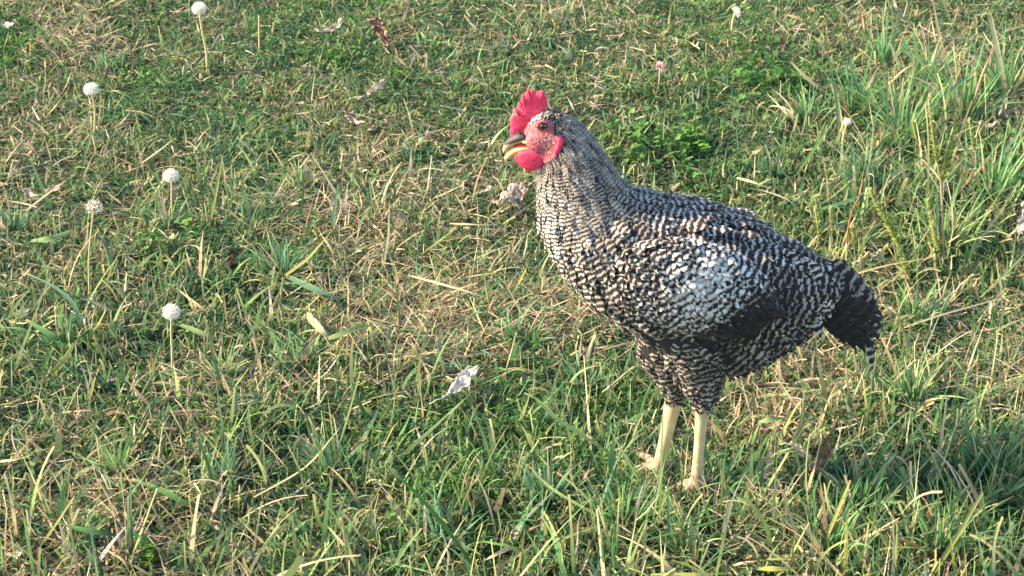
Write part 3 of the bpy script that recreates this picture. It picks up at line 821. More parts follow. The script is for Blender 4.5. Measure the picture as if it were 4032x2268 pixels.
# thighs: (px, py, radius m) down to the hock, then the shank and toes
def chain(pts, dy_list):
    return [on_plane(px, py, Y_) for (px, py, _), Y_ in zip(pts, dy_list)], [r for *_, r in pts]
def interp_chain(P, r, m=5):
    A = np.array([[*p, rr] for p, rr in zip(P, r)]); B = cr_interp(A, m)
    return [Vector(b[:3]) for b in B], [float(b[3]) for b in B]
TH_N = [(2730, 1250, .044), (2735, 1340, .040), (2748, 1430, .030), (2762, 1500, .020), (2768, 1560, .0125)]
TH_F = [(2650, 1250, .042), (2630, 1330, .035), (2635, 1415, .025), (2650, 1480, .016), (2656, 1540, .011)]
thN, thNr = chain(TH_N, [YN + .008, YN + .006, YN + .003, YN, YN])
thF, thFr = chain(TH_F, [YF - .008, YF - .006, YF - .003, YF, YF])
thN, thNr = interp_chain(thN, thNr); thF, thFr = interp_chain(thF, thFr)
body.tube(thN, thNr, 24); body.tube(thF, thFr, 24)
SH_N = [(2772, 1560, .0095), (2768, 1605, .0094), (2760, 1670, .0070), (2753, 1760, .0062), (2746, 1855, .0068), (2743, 1905, .0080)]
SH_F = [(2660, 1540, .0095), (2650, 1590, .0100), (2636, 1655, .0084), (2617, 1740, .0072), (2600, 1810, .0074), (2590, 1842, .0084)]
for S, Yb, hockdir in ((SH_N, YN, 1), (SH_F, YF, 1)):
    P = [on_plane(a, b, Yb) for a, b, _ in S]; r = [c for *_, c in S]
    P, r = interp_chain(P, r, 4)
    body.tube(P, r, 16)
    body.ell(P[-1], .0095, .0095, .009)
def toe(mb, a, b, r0, r1, sag=.0, knuck=True):
    a, b = Vector(a), Vector(b)
    P, r = [], []
    for i in range(9):
        t = i / 8
        p = a.lerp(b, t); p.z += .007 * math.sin(math.pi * t) - sag * t
        P.append(p); r.append((r0 * (1 - t) + r1 * t) * (1 + (.12 if knuck else 0) * math.cos(t * 6 * math.pi)))
    mb.tube(P, r, 10)
fN = on_plane(2743, 1905, YN); fF = on_plane(2590, 1842, YF)
ZT = -.002
TOES = [(fN, at(2738, 1985, ZT)), (fN, at(2668, 1990, ZT)), (fN, at(2628, 1950, ZT)), (fN, at(2812, 1912, ZT)),
        (fF, at(2490, 1796, ZT)), (fF, at(2470, 1880, ZT)), (fF, at(2548, 1925, ZT)), (fF, at(2672, 1848, ZT))]
for a, b in TOES: toe(body, a, b, .0060, .0036)
REAR = [(cp(2875, 1320), .048, .044, .030, 20), (cp(3000, 1275), .040, .034, .025, 15)]
for c_, a_, b_, d_, an_ in REAR:
    body.ell(c_, a_, b_, d_, Matrix.Rotation(R(-an_), 3, 'Y'), 28, 18)
# cheeks and brow so that the head is not a plain tube
for s in (-1, 1):
    body.ell(cp(2140, 560, s * .012), .018, .008, .014)
    body.ell(cp(2140, 486, s * .011), .010, .008, .008)
bo = body.build('body', [M_down, M_face, M_shank, M_toe], None)
modded(bo, [('REMESH', dict(mode='VOXEL', voxel_size=.0022, use_smooth_shade=True)), ('SMOOTH', dict(factor=.5, iterations=3))])
# face / leg colouring by region
FACE = [(2040, 522), (2062, 505), (2090, 486), (2114, 474), (2146, 468), (2172, 474), (2184, 490), (2180, 512), (2186, 530), (2206, 540), (2218, 560), (2206, 596), (2182, 622), (2150, 640), (2110, 650), (2070, 610), (2045, 580), (2035, 550)]
def in_poly(px, py, poly):
    px = np.asarray(px); py = np.asarray(py); ins = np.zeros(px.shape, bool)
    n = len(poly); j = n - 1
    for i in range(n):
        xi, yi = poly[i]; xj, yj = poly[j]
        c = ((yi > py) != (yj > py)) & (px < (xj - xi) * (py - yi) / (yj - yi + 1e-9) + xi)
        ins ^= c; j = i
    return ins
me = bo.data
me.materials.clear()
for m in (M_down, M_face, M_shank, M_toe): me.materials.append(m)
cen = np.zeros(len(me.polygons) * 3); me.polygons.foreach_get('center', cen); cen = cen.reshape(-1, 3)
mir = cen.copy(); mir[:, 1] = YC - np.abs(cen[:, 1] - YC)
fx, fy = proj_np(mir)
mi = np.zeros(len(cen), int)
mi[in_poly(fx, fy, FACE)] = 1
px_, py_ = proj_np(cen)
leg = cen[:, 2] < cp(2700, 1560).z
leg &= (np.abs(cen[:, 0] - np.interp(cen[:, 2], [0, .2], [thN[-1].x, thN[-1].x])) < .2)
mi[leg] = 2
mi[cen[:, 2] < .034] = 3
me.polygons.foreach_set('material_index', mi.astype(np.int32))
me.polygons.foreach_set('use_smooth', np.full(len(cen), True))
co = np.zeros(len(me.vertices) * 3); me.vertices.foreach_get('co', co); co = co.reshape(-1, 3) - HO
me.vertices.foreach_set('co', co.ravel()); me.update()
bo.parent = hen

# ---- feathers
FT_ROWS = np.linspace(0, 1, 7)
def feathers(P, T, Nn, L, W, lift, curl, bar0, period, bias, contrast, bow=.35, camber=.28, pointy=0.5, bright=None, jag=.12, edge=.0):
    """arrays: P,T,Nn (n,3); scalars or arrays for the rest. Returns V,F,bar,look"""
    n = len(P)
    f = lambda a: np.broadcast_to(np.asarray(a, float), (n,))
    L, W, lift, curl, bar0, period, bias, contrast = map(f, (L, W, lift, curl, bar0, period, bias, contrast))
    T = T / np.linalg.norm(T, axis=1)[:, None]
    Nn = Nn - T * (T * Nn).sum(1)[:, None]; Nn /= np.linalg.norm(Nn, axis=1)[:, None]
    S = np.cross(T, Nn)
    cols = np.array([-1, -.5, 0, .5, 1.])
    nr, nc = len(FT_ROWS), 5
    V = np.zeros((n, nr, nc, 3)); B = np.zeros((n, nr, nc)); Lk = np.zeros((n, nr, nc, 3))
    br = rng.random(n) if bright is None else f(bright)
    po = pointy
    for i, t in enumerate(FT_ROWS):
        prof = (.35 + .65 * min(1, t * 2.2)) * (1 - max(0, (t - .62) / .38) ** 2.2 * (.55 + .35 * po))
        mid = P + T * (L * t)[:, None] + Nn * (lift * L * t - curl * L * t * t)[:, None]
        for j, c in enumerate(cols):
            w = W * .5 * prof * c
            back = -abs(c) ** 2 * .30 * t * W * (.6 + po)
            jg = rng.normal(0, jag, n) * W * .5 * (1 if i == nr - 1 else .35)
            V[:, i, j] = mid + S * (w + (rng.normal(0, jag * .3, n) * W if abs(c) == 1 else 0))[:, None] + T * (back + jg)[:, None] - Nn * (camber * W * .5 * c * c * prof)[:, None]
            B[:, i, j] = (bar0 + L * t) / period - bow * c * c
            Lk[:, i, j, 0] = bias - edge * c * c; Lk[:, i, j, 1] = contrast; Lk[:, i, j, 2] = br
    base = (np.arange(n) * nr * nc)[:, None, None]
    r = np.arange(nr - 1)[None, :, None] * nc; k = np.arange(nc - 1)[None, None, :]
    a = base + r + k
    q = np.stack([a, a + 1, a + nc + 1, a + nc], -1).reshape(-1, 4)
    return V.reshape(-1, 3), q, B.ravel(), Lk.reshape(-1, 3)

class FM:
    def __init__(s): s.V, s.F, s.B, s.L, s.o = [], [], [], [], 0
    def add(s, V, F, B, L):
        s.V.append(V); s.F.append(F + s.o); s.B.append(B); s.L.append(L); s.o += len(V)
    def build(s, name, parent=hen):
        return np_mesh(name, np.concatenate(s.V), np.concatenate(s.F), M_feather, parent,
                       {'bar': ('FLOAT', np.concatenate(s.B)), 'look': ('FLOAT_COLOR', np.concatenate(s.L))}, origin=HO)

def loft_frames(fi, fj):
    """surface point, flow tangent, outward normal, arc length and ring data at fractional loft indices"""
    i0 = np.clip(np.floor(fi).astype(int), 0, NU - 2); j0 = np.floor(fj).astype(int) % NV; j1 = (j0 + 1) % NV
    ti = (fi - i0)[:, None]; tj = (fj - np.floor(fj))[:, None]
    A, B_, C_, D = LP[i0, j0], LP[i0, j1], LP[i0 + 1, j0], LP[i0 + 1, j1]
    P = (A * (1 - tj) + B_ * tj) * (1 - ti) + (C_ * (1 - tj) + D * tj) * ti
    T = (C_ - A) * (1 - tj) + (D - B_) * tj
    Vv = (B_ - A) * (1 - ti) + (D - C_) * ti
    Nn = np.cross(Vv, T)
    ctr = np.stack([RW[i0, 0], np.full(len(i0), YC), RW[i0, 1]], -1)
    sgn = np.sign((Nn * (P - ctr)).sum(1)); Nn *= sgn[:, None]
    s = (SARC[i0, j0] * (1 - tj[:, 0]) + SARC[i0, j1] * tj[:, 0]) * (1 - ti[:, 0]) + (SARC[i0 + 1, j0] * (1 - tj[:, 0]) + SARC[i0 + 1, j1] * tj[:, 0]) * ti[:, 0]
    data = RW[i0, 5:] * (1 - ti) + RW[i0 + 1, 5:] * ti
    return P, T, Nn, s, data

def thin(P, sp):
    """greedy blue-noise thinning"""
    keep = []; grid = {}
    cell = .004
    for i in range(len(P)):
        p = P[i]; r = sp[i]
        k = tuple((p // cell).astype(int)); m = int(r / cell) + 1
        ok = True
        for a in range(-m, m + 1):
            for b in range(-m, m + 1):
                for c in range(-m, m + 1):
                    for q in grid.get((k[0] + a, k[1] + b, k[2] + c), ()):
                        if ((P[q] - p) ** 2).sum() < r * r: ok = False; break
                    if not ok: break
                if not ok: break
            if not ok: break
        if ok:
            keep.append(i); grid.setdefault(k, []).append(i)
    return np.array(keep)

# weights for sampling: quad area / spacing^2
A = np.linalg.norm(np.cross(np.roll(LP, -1, 1)[:-1] - LP[:-1], LP[1:] - LP[:-1]), axis=2)
wgt = A / (RW[:-1, 7:8] ** 2)
wf = (wgt / wgt.sum()).ravel()
NS = int(wgt.sum() * 3.6)
pick = rng.choice(len(wf), NS, p=wf)
fi = pick // NV + rng.random(NS); fj = pick % NV + rng.random(NS)
P, T, Nn, s, dat = loft_frames(fi, fj)
keep = thin(P, dat[:, 2] * .62)
P, T, Nn, s, dat, fi, fj = P[keep], T[keep], Nn[keep], s[keep], dat[keep], fi[keep], fj[keep]
mirp = P.copy(); mirp[:, 1] = YC - np.abs(P[:, 1] - YC)
hx, hy = proj_np(mirp)
ok = ~in_poly(hx, hy, FACE) & ~((fi < 0.45 * MI))
P, T, Nn, s, dat, fi, hx, hy = P[ok], T[ok], Nn[ok], s[ok], dat[ok], fi[ok], hx[ok], hy[ok]
ring = fi / MI
n = len(P)
side = np.abs((P[:, 1] - YC)) / .07
Lf, Wf, per, con, bia = dat[:, 0].copy(), dat[:, 1].copy(), dat[:, 3].copy(), dat[:, 4].copy(), dat[:, 5].copy()
# back of the neck: finer and greyer; front of the throat: crisper, and paler with sunlight put into the colour
frontness = np.clip((2330 - hx) / 220, 0, 1) * np.clip((hy - 640) / 60, 0, 1)
nape = np.clip((ring - 2) / 1, 0, 1) * np.clip((8.2 - ring) / 1.5, 0, 1) * (1 - frontness)
con = con * (1 - .62 * nape); bia = bia + .045 * nape
per = per * (1 - .15 * nape) * np.where(ring < 7, .86, 1)
bia = bia + .09 * frontness * (ring < 9.5) + .035 * (ring < 7.5)
crown = np.exp(-(((hx - 2098) / 36) ** 2 + ((hy - 458) / 34) ** 2)); bia = bia + .5 * crown
T = T / np.linalg.norm(T, axis=1)[:, None] + rng.normal(0, .10, (n, 3))
calm = np.clip((9.5 - ring) / 1.5, 0, 1) * np.clip((2420 - hx) / 150, 0, 1)
jit = (rng.normal(0, .24, n) + (rng.random(n) < .12) * .5) * (1 - .65 * calm)
back = np.clip((ring - 8) / 1.5, 0, 1)
bar0 = s + jit * per * (.6 + 1.4 * back * (hy < 1000))
lift = np.where(ring < 4, .12, .16) + rng.normal(0, .035, n) + .03 * (ring > 12)
def flank_dark(x, y):  # dark flight feathers, and the shaded gap under the wing painted into plumage
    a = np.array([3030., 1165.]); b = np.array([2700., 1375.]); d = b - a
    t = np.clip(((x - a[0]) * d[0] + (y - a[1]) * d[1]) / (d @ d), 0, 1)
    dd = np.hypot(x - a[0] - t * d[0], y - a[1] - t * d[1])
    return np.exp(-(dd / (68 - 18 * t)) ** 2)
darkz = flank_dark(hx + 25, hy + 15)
def sel(mask, name):
    fm = FM()
    fm.add(*feathers(P[mask], T[mask], Nn[mask], Lf[mask] * rng.uniform(.8, 1.15, mask.sum()), Wf[mask] * rng.uniform(.65, .95, mask.sum()),
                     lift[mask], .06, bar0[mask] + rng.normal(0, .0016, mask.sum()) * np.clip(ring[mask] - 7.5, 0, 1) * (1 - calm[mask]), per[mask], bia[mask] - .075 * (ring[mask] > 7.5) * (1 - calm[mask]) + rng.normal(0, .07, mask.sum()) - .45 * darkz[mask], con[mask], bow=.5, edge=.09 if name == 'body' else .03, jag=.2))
    return fm
neckm = ring < 7.6
nk = sel(neckm, 'neck')
# hair-fine down along the nape and crown
nk.build('neck_plumage')
bm_ = sel(~neckm, 'body')

# thighs' feathers
def thigh_feathers(fm, Pc, rc, YY, n, near):
    Pc = np.array([tuple(p) for p in Pc]); rc = np.array(rc)
    t = rng.random(n) ** .8 * (len(Pc) - 1.001)
    i = t.astype(int); f = (t - i)[:, None]
    C0 = Pc[i] * (1 - f) + Pc[i + 1] * f; ax = Pc[i + 1] - Pc[i]; ax /= np.linalg.norm(ax, axis=1)[:, None]
    r = rc[i] * (1 - f[:, 0]) + rc[i + 1] * f[:, 0]
    a = rng.uniform(0, 2 * np.pi, n)
    ref = np.tile(np.array([0, 1., 0]), (n, 1)); u = np.cross(ax, ref); u /= np.linalg.norm(u, axis=1)[:, None]; v = np.cross(ax, u)
    Nn = u * np.cos(a)[:, None] + v * np.sin(a)[:, None]
    P = C0 + Nn * (r - .001)[:, None]
    d = np.array([.15, 0, -.5]) * .5
    T = ax + d * .5 - Nn * .12 + rng.normal(0, .16, (n, 3))
    s = t * .009
    fm.add(*feathers(P, T, Nn, rng.uniform(.015, .021, n), rng.uniform(.009, .013, n), .08, .12, s + rng.normal(0, .0014, n), .0062, .41 + rng.normal(0, .08, n), .66, bow=.35, jag=.25, edge=.08))
thigh_feathers(bm_, thN, thNr, YN, 760, True)
thigh_feathers(bm_, thF, thFr, YF, 620, False)
# fluff behind the thighs and under the vent
def fluff(n):
    c = np.array([cp(2820, 1290), cp(2920, 1260), cp(3000, 1225)])
    i = rng.integers(0, len(c), n)
    P = c[i] + rng.normal(0, 1, (n, 3)) * np.array([.014, .022, .008])
    T = np.tile(np.array([.5, 0, -.8]), (n, 1)) + rng.normal(0, .25, (n, 3)); T[:, 0] = np.where(i >= 5, T[:, 0] - .45, T[:, 0] + .25)
    Nn = np.stack([np.zeros(n), np.sign(P[:, 1] - YC) * 1.0, np.full(n, -.15)], -1) + rng.normal(0, .25, (n, 3))
    bm_.add(*feathers(P, T, Nn, rng.uniform(.018, .026, n), rng.uniform(.010, .015, n), .05, .05, (P[:, 2] * -1) + rng.normal(0, .001, n), .0080, .43, .70, jag=.25))
fluff(90)
def rear_feathers(n):
    for c_, a_, b_, d_, an_ in REAR:
        M = np.array(Matrix.Rotation(R(-an_), 3, 'Y')); u = rng.normal(0, 1, (n, 3)); u /= np.linalg.norm(u, axis=1)[:, None]
        u = u[u[:, 2] < .45]; m = len(u)
        P = np.array(c_) + (u * np.array([a_, b_, d_]) * .98) @ M.T
        Nn = (u / np.array([a_, b_, d_])) @ M.T
        T = np.tile(np.array([.75, 0, -.62]), (m, 1)) + rng.normal(0, .18, (m, 3))
        sx = P @ np.array([.75, 0, -.62])
        bm_.add(*feathers(P, T, Nn, rng.uniform(.016, .022, m), rng.uniform(.011, .015, m), .05, .16, sx + rng.normal(0, .0012, m), .0085, .38 + rng.normal(0, .06, m), .60, bow=.35, jag=.2, edge=.08))
rear_feathers(900)
bm_.build('body_plumage')

# ---- wings (near and far), each with its shell, coverts and flight feathers
def wing(sgn):
    fm = FM()
    dyc = -sgn * (.056 if sgn > 0 else .048)
    c = np.array(cp(2710, 1120, -.056)); c[1] = YC + dyc; c[2] -= 0 if sgn > 0 else .012
    tip = np.array(cp(3020, 1205, -.056)); tip[1] = c[1]; tip[2] -= 0 if sgn > 0 else .012
    ax = tip - c; la = np.linalg.norm(ax); ax /= la
    up = np.cross(np.array([0, 1., 0]), ax); up /= np.linalg.norm(up)
    if up[2] < 0: up = -up
    ra, rb, rd = .086, .052, .029
    mb = MB()
    rot = Matrix((tuple(ax), (0, 1, 0), tuple(up))).transposed()
    mb.ell(c, ra * .90, rd * .86, rb * .86, rot, 28, 18)
    # coverts on the outer half, laid in overlapping rows
    n = 7000
    u = rng.uniform(-1, 1, n); v = rng.uniform(-1, 1, n)
    k = (u * u + v * v) < .995; u, v = u[k], v[k]
    w = np.sqrt(1 - u * u - v * v)
    Pw = c + ax * (u * ra)[:, None] + up * (v * rb)[:, None] + np.array([0, -sgn, 0]) * (w * rd)[:, None]
    kk = thin(Pw, np.full(len(Pw), .0062)); u, v, w, Pw = u[kk], v[kk], w[kk], Pw[kk]
    n = len(u)
    Nn = ax * (u / ra)[:, None] + up * (v / rb)[:, None] + np.array([0, -sgn, 0]) * (w / rd)[:, None]
    Nn /= np.linalg.norm(Nn, axis=1)[:, None]
    T = np.tile(ax, (n, 1)) + up * (-.55 - .35 * v - .25 * u)[:, None] + rng.normal(0, .14, (n, 3))
    T = T - Nn * (T * Nn).sum(1)[:, None]
    q = Pw.copy(); q[:, 1] = YC - np.abs(q[:, 1] - YC)
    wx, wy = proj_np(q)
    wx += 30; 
    # pale patch over the middle of the wing, skylight painted into its colour, darker towards the rear lower edge
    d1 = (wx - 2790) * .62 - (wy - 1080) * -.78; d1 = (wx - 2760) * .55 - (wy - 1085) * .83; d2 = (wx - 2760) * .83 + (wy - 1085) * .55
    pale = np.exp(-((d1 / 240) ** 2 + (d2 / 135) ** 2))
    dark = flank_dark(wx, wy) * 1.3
    sz = .018 + .010 * np.clip(u * .5 + .5, 0, 1)
    s = (Pw - c) @ ax + .35 * ((Pw - c) @ -up)
    per = .0080
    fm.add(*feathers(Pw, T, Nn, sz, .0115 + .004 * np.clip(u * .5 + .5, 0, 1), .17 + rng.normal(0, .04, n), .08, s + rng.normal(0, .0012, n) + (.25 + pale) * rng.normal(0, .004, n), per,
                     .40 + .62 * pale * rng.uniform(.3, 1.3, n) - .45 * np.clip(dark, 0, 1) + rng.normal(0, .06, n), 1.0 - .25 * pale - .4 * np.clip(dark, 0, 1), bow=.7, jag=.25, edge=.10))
    # secondaries and primaries: long dark feathers folded back along the flank
    m = 16
    t = np.linspace(0, 1, m)
    st_ = c + ax[None] * (np.interp(t, [0, 1], [-.045, .035]))[:, None] + up[None] * (np.interp(t, [0, 1], [-.040, .016]))[:, None] + np.array([0, -sgn, 0]) * (.012 + .008 * t)[:, None]
    Tt = ax[None] + up[None] * (np.interp(t, [0, 1], [.20, -.22]))[:, None] + np.array([0, sgn, 0]) * .15
    Ln = np.interp(t, [0, .5, 1], [.085, .100, .080])
    fm.add(*feathers(st_, Tt, np.tile(np.array([0, -sgn, .15]), (m, 1)), Ln, .020, .02, .03, rng.random(m) * .01, .0095, rng.uniform(.16, .28, m), .35, bow=.2, camber=.5, edge=-.14, jag=.05))
    root = mb.build('wing', M_down, hen, origin=HO)
    fm.build('wing_plumage', hen).parent = root
    return root
wing(1); wing(-1)

# ---- tail
def tail():
    fm = FM()
    base = np.array(cp(3205, 1075)); core = MB()
    core.ell(cp(3270, 1130), .022, .012, .030, Matrix.Rotation(R(-35), 3, 'Y'), 16, 10)
    rt = core.build('tail', M_down, hen, origin=HO)
    tips = [(3290, 1322), (3328, 1352), (3370, 1372), (3408, 1380), (3438, 1368), (3458, 1325), (3466, 1275), (3470, 1240), (3458, 1200), (3430, 1160), (3390, 1125), (3345, 1090)]
    for k, (tx, ty) in enumerate(tips):
        for s in (-1, 1):
            w = s * (.004 + .010 * (1 - abs(k - 6) / 8))
            b0 = np.array(cp(3215 + 6 * k, 1110 - 7 * k, w * .6)); tp = np.array(cp(tx, ty, w * 1.6))
            d = tp - b0; L = np.linalg.norm(d)
            outer = k >= 8
            fm.add(*feathers(b0[None], d[None], np.array([[.25, s * 1., .35]]), L * 1.03, .026 if not outer else .022, .10, .12, 0.0 + .002 * k, .0115,
                             .20 if not outer else .31, .42 if not outer else .8, bow=.35, camber=.35, jag=.06, pointy=.7))
    # spotted curved coverts lying along the upper edge
    for k in range(70):
        t = rnd.random()
        a = (3225 + 225 * t, 1005 + 215 * t ** 1.15); s = rnd.choice((-1, 1)); w = s * rnd.uniform(.002, .016)
        b0 = np.array(cp(a[0] + rnd.uniform(-10, 6), a[1] + rnd.uniform(-2, 26), w))
        d = np.array(cp(a[0] + 60 - 30 * t, a[1] + 95, w)) - b0
        fm.add(*feathers(b0[None], d[None], np.array([[.55, s * .8, .5]]), rnd.uniform(.020, .028), .012, .10, .12, rnd.random() * .01, .0105, .37, 1., bow=.4, edge=.1, jag=.12))
    # barred saddle feathers hanging over the tail root
    for k in range(125):
        t = rnd.random() * .82
        s = rnd.choice((-1, -1, 1))
        w = s * rnd.uniform(.012, .030)
        b0 = np.array(cp(3080 + 150 * t + rnd.uniform(-30, 30), 985 + 90 * t + rnd.uniform(-20, 170), w))
        d = np.array([.45 + .2 * t, 0, -1.0])
        fm.add(*feathers(b0[None], d[None] + rng.normal(0, .1, (1, 3)), np.array([[.15, s * 1., .1]]), rnd.uniform(.030, .040), .016, .08, .06, -b0[2] * 1.0 + rnd.gauss(0, .0008), .0088, .46, 1., bow=.35))
    # single long feather hanging down at the very back
    for (x0, y0, x1, y1, w) in ((3425, 1260, 3436, 1455, .0105), (3395, 1240, 3400, 1360, .014), (3452, 1230, 3462, 1330, .012)):
        b0 = np.array(cp(x0, y0, -.012)); d = np.array(cp(x1, y1, -.012)) - b0
        fm.add(*feathers(b0[None], d[None], np.array([[.5, -1., .1]]), np.linalg.norm(d), w, .03, .03, 0, .0105, .44, .95, bow=.3, jag=.08))
    fm.build('tail_plumage', hen).parent = rt
tail()

# ---- fine down fringe that softens outlines
def fringe():
    fmV, fmF, B, Lk = [], [], [], []; off = 0
    n = 6000
    pick = rng.choice(len(wf), n, p=wf)
    fi = pick // NV + rng.random(n); fj = pick % NV + rng.random(n)
    P, T, Nn, s, dat = loft_frames(fi, fj)
    m_ = P.copy(); m_[:, 1] = YC - np.abs(P[:, 1] - YC); hx, hy = proj_np(m_)
    ok = ~in_poly(hx, hy, FACE) & (fi > 1.9 * MI)
    P, T, Nn, fi = P[ok], T[ok], Nn[ok], fi[ok]; n = len(P)
    T /= np.linalg.norm(T, axis=1)[:, None]; Nn /= np.linalg.norm(Nn, axis=1)[:, None]
    L = np.interp(fi / MI, [2, 5, 9, 16], [.0060, .0085, .0085, .009]) * rng.uniform(.7, 1.3, n)
    D = T + Nn * rng.uniform(.35, .9, n)[:, None] + rng.normal(0, .25, (n, 3)); D /= np.linalg.norm(D, axis=1)[:, None]
    S = np.cross(T, D); S /= np.linalg.norm(S, axis=1)[:, None]
    w = .00016
    V = np.stack([P - S * w, P + S * w, P + D * (L * .6)[:, None] + S * w, P + D * (L * .6)[:, None] - S * w, P + D * L[:, None]], 1).reshape(-1, 3)
    b = np.arange(n)[:, None] * 5
    q = b + np.array([[0, 1, 2, 3]]); t3 = b + np.array([[3, 2, 4]])
    o = np_mesh('down_fringe', V, [q, t3], simple_mat('pale_down', (.34, .34, .35), rough=.9, scale=500, col2=(.05, .05, .055), bump=0), hen, origin=HO)
fringe()

# ---- head parts
def plate(name, outline, dy, thick, mat, parent=hen, lump=.0, sub=2, pts_in=None, bulge=0.0):
    """solid blade from an outline in photo pixels on the plane YC+dy, inner rows swollen"""
    O = np.array([tuple(cp(a, b, dy)) for a, b in outline]); n = len(O)
    c = O.mean(axis=0) if pts_in is None else np.array(cp(*pts_in, dy))
    mb = MB()
    levels = [1.0, .93, .75, .45, .0]
    th_ = [0.0, .55, .85, 1.0, 1.0 + bulge]
    for s in (-1, 1):
        base = mb.n(); 
        for lv, tk in zip(levels[:-1], th_[:-1]):
            for p in O:
                q = c + (p - c) * lv; q = q + np.array([0, s * thick * .5 * tk, 0])
                mb.V.append(Vector(q))
        cc = mb.n(); mb.V.append(Vector(c + np.array([0, s * thick * .5 * th_[-1], 0])))
        for l in range(len(levels) - 2):
            for k in range(n):
                a = base + l * n + k; b = base + l * n + (k + 1) % n
                f = (a, b, b + n, a + n); mb.F4.append(f if s > 0 else f[::-1])
        l = len(levels) - 2
        for k in range(n):
            a = base + l * n + k; b = base + l * n + (k + 1) % n
            f = (a, b, cc); mb.F3.append(f if s > 0 else f[::-1])
    o = mb.build(name, mat, parent, origin=HO)
    return o

COMB = [(2036, 552), (2012, 540), (2007, 516), (2011, 500), (2008, 478), (2013, 458), (2018, 454), (2022, 456), (2022, 434), (2028, 424), (2033, 430), (2036, 434), (2037, 412), (2041, 398), (2047, 400), (2050, 406),
        (2052, 386), (2056, 370), (2062, 373), (2065, 380), (2069, 366), (2077, 350), (2083, 354), (2086, 361), (2090, 354), (2096, 351), (2102, 356), (2106, 363), (2112, 362), (2118, 357), (2124, 362), (2128, 358), (2134, 354), (2143, 362), (2148, 376),
        (2154, 390), (2156, 410), (2146, 432), (2132, 450), (2108, 480), (2084, 514), (2066, 545)]
cb = plate('comb', COMB, 0.0, .0050, M_comb, pts_in=(2075, 445))
# fleshy vertical folds on the comb
cm = MB()
for (x0, y0, x1, y1) in ((2078, 358, 2086, 400), (2057, 378, 2064, 415), (2030, 432, 2040, 455), (2136, 360, 2126, 392)):
    for s in (-1, 1):
        cm.tube([cp(x0, y0, s * .0012), cp((x0 + x1) / 2, (y0 + y1) / 2, s * .0026), cp(x1, y1, s * .0026)], [.0006, .0011, .0004], 8)
cm.build('comb_fold', M_comb, cb, origin=HO)
for s in (-1, 1):   # two hanging wattles, the near one in front
    off = (6, 0) if s < 0 else (-6, 0)
    W_ = [(2056, 594), (2036, 598), (2030, 610), (2036, 632), (2048, 648), (2066, 660), (2082, 671), (2094, 673), (2106, 668), (2128, 658), (2144, 642), (2150, 622), (2148, 604), (2130, 590), (2104, 584), (2078, 586)]
    W_ = [(a + off[0], b) for a, b in W_]
    plate('wattle', W_, s * .010 + (-.002 if s < 0 else 0), .009, M_comb, pts_in=(2094 + off[0], 628), bulge=.2)
for s in (-1, 1):
    plate('ear_lobe', [(2196, 538), (2208, 532), (2219, 545), (2220, 562), (2212, 582), (2202, 600), (2190, 612), (2180, 606), (2186, 586), (2192, 562)], s * .0225, .006, M_comb, bulge=.2)
# beak: two horn halves with the mouth a little open
def beak_half(name, pts, mat, wid):
    """pts: list of (upper px, lower px, half width)"""
    rows_ = []
    for (a, b, w) in pts:
        A_, B_ = np.array(cp(*a)), np.array(cp(*b)); c = (A_ + B_) / 2; v = (A_ - B_) / 2
        rows_.append([c[0], c[2], v[0], v[2], w])
    Rr = cr_interp(rows_, 5); tt = np.linspace(0, 2 * np.pi, 20, endpoint=False)
    G = np.zeros((len(Rr), 20, 3)); G[..., 0] = Rr[:, 0:1] + Rr[:, 2:3] * np.cos(tt); G[..., 2] = Rr[:, 1:2] + Rr[:, 3:4] * np.cos(tt); G[..., 1] = YC - Rr[:, 4:5] * np.sin(tt)
    mb = MB(); add_loft(mb, G)
    return mb.build(name, mat, hen, origin=HO)
def beak_mat():
    m, nt, b = new_mat('upper_beak_horn')
    tc = N(nt, 'ShaderNodeTexCoord'); sx = N(nt, 'ShaderNodeSeparateXYZ'); nt.links.new(tc.outputs['Object'], sx.inputs[0])
    a_, b_ = cp(1984, 570), cp(2057, 540); m_ = (b_.z - a_.z) / (b_.x - a_.x)
    k1 = N(nt, 'ShaderNodeMath', operation='MULTIPLY_ADD'); k1.inputs[1].default_value = -m_; k1.inputs[2].default_value = m_ * (a_.x - HO[0]) - (a_.z - HO[2])
    nt.links.new(sx.outputs['X'], k1.inputs[0])
    k2 = N(nt, 'ShaderNodeMath', operation='ADD'); nt.links.new(k1.outputs[0], k2.inputs[0]); nt.links.new(sx.outputs['Z'], k2.inputs[1])
    mr = N(nt, 'ShaderNodeMapRange'); mr.inputs[1].default_value = -.0012; mr.inputs[2].default_value = .0012
    nt.links.new(k2.outputs[0], mr.inputs[0])
    cr = N(nt, 'ShaderNodeValToRGB'); cr.color_ramp.elements[0].color = (.55, .42, .24, 1); cr.color_ramp.elements[1].color = (.022, .022, .025, 1)
    cr.color_ramp.elements[0].position = .15; cr.color_ramp.elements[1].position = .85
    nt.links.new(mr.outputs[0], cr.inputs['Fac']); nt.links.new(cr.outputs['Color'], b.inputs['Base Color']); b.inputs['Roughness'].default_value = .6
    return m
beak_half('upper_beak', [((2062, 512), (2070, 556), .0095), ((2040, 518), (2050, 560), .0088), ((2018, 531), (2029, 565), .0070), ((1998, 547), (2011, 577), .0052), ((1984, 567), (1996, 591), .0035), ((1979, 591), (1984, 603), .0014)], beak_mat(), .008)
beak_half('lower_beak', [((2090, 560), (2092, 586), .0088), ((2060, 562), (2062, 593), .0082), ((2035, 568), (2038, 602), .0068), ((2012, 580), (2020, 615), .0052), ((1996, 599), (2003, 627), .0036), ((1985, 620), (1988, 632), .0012)], M_hornpale, .008)
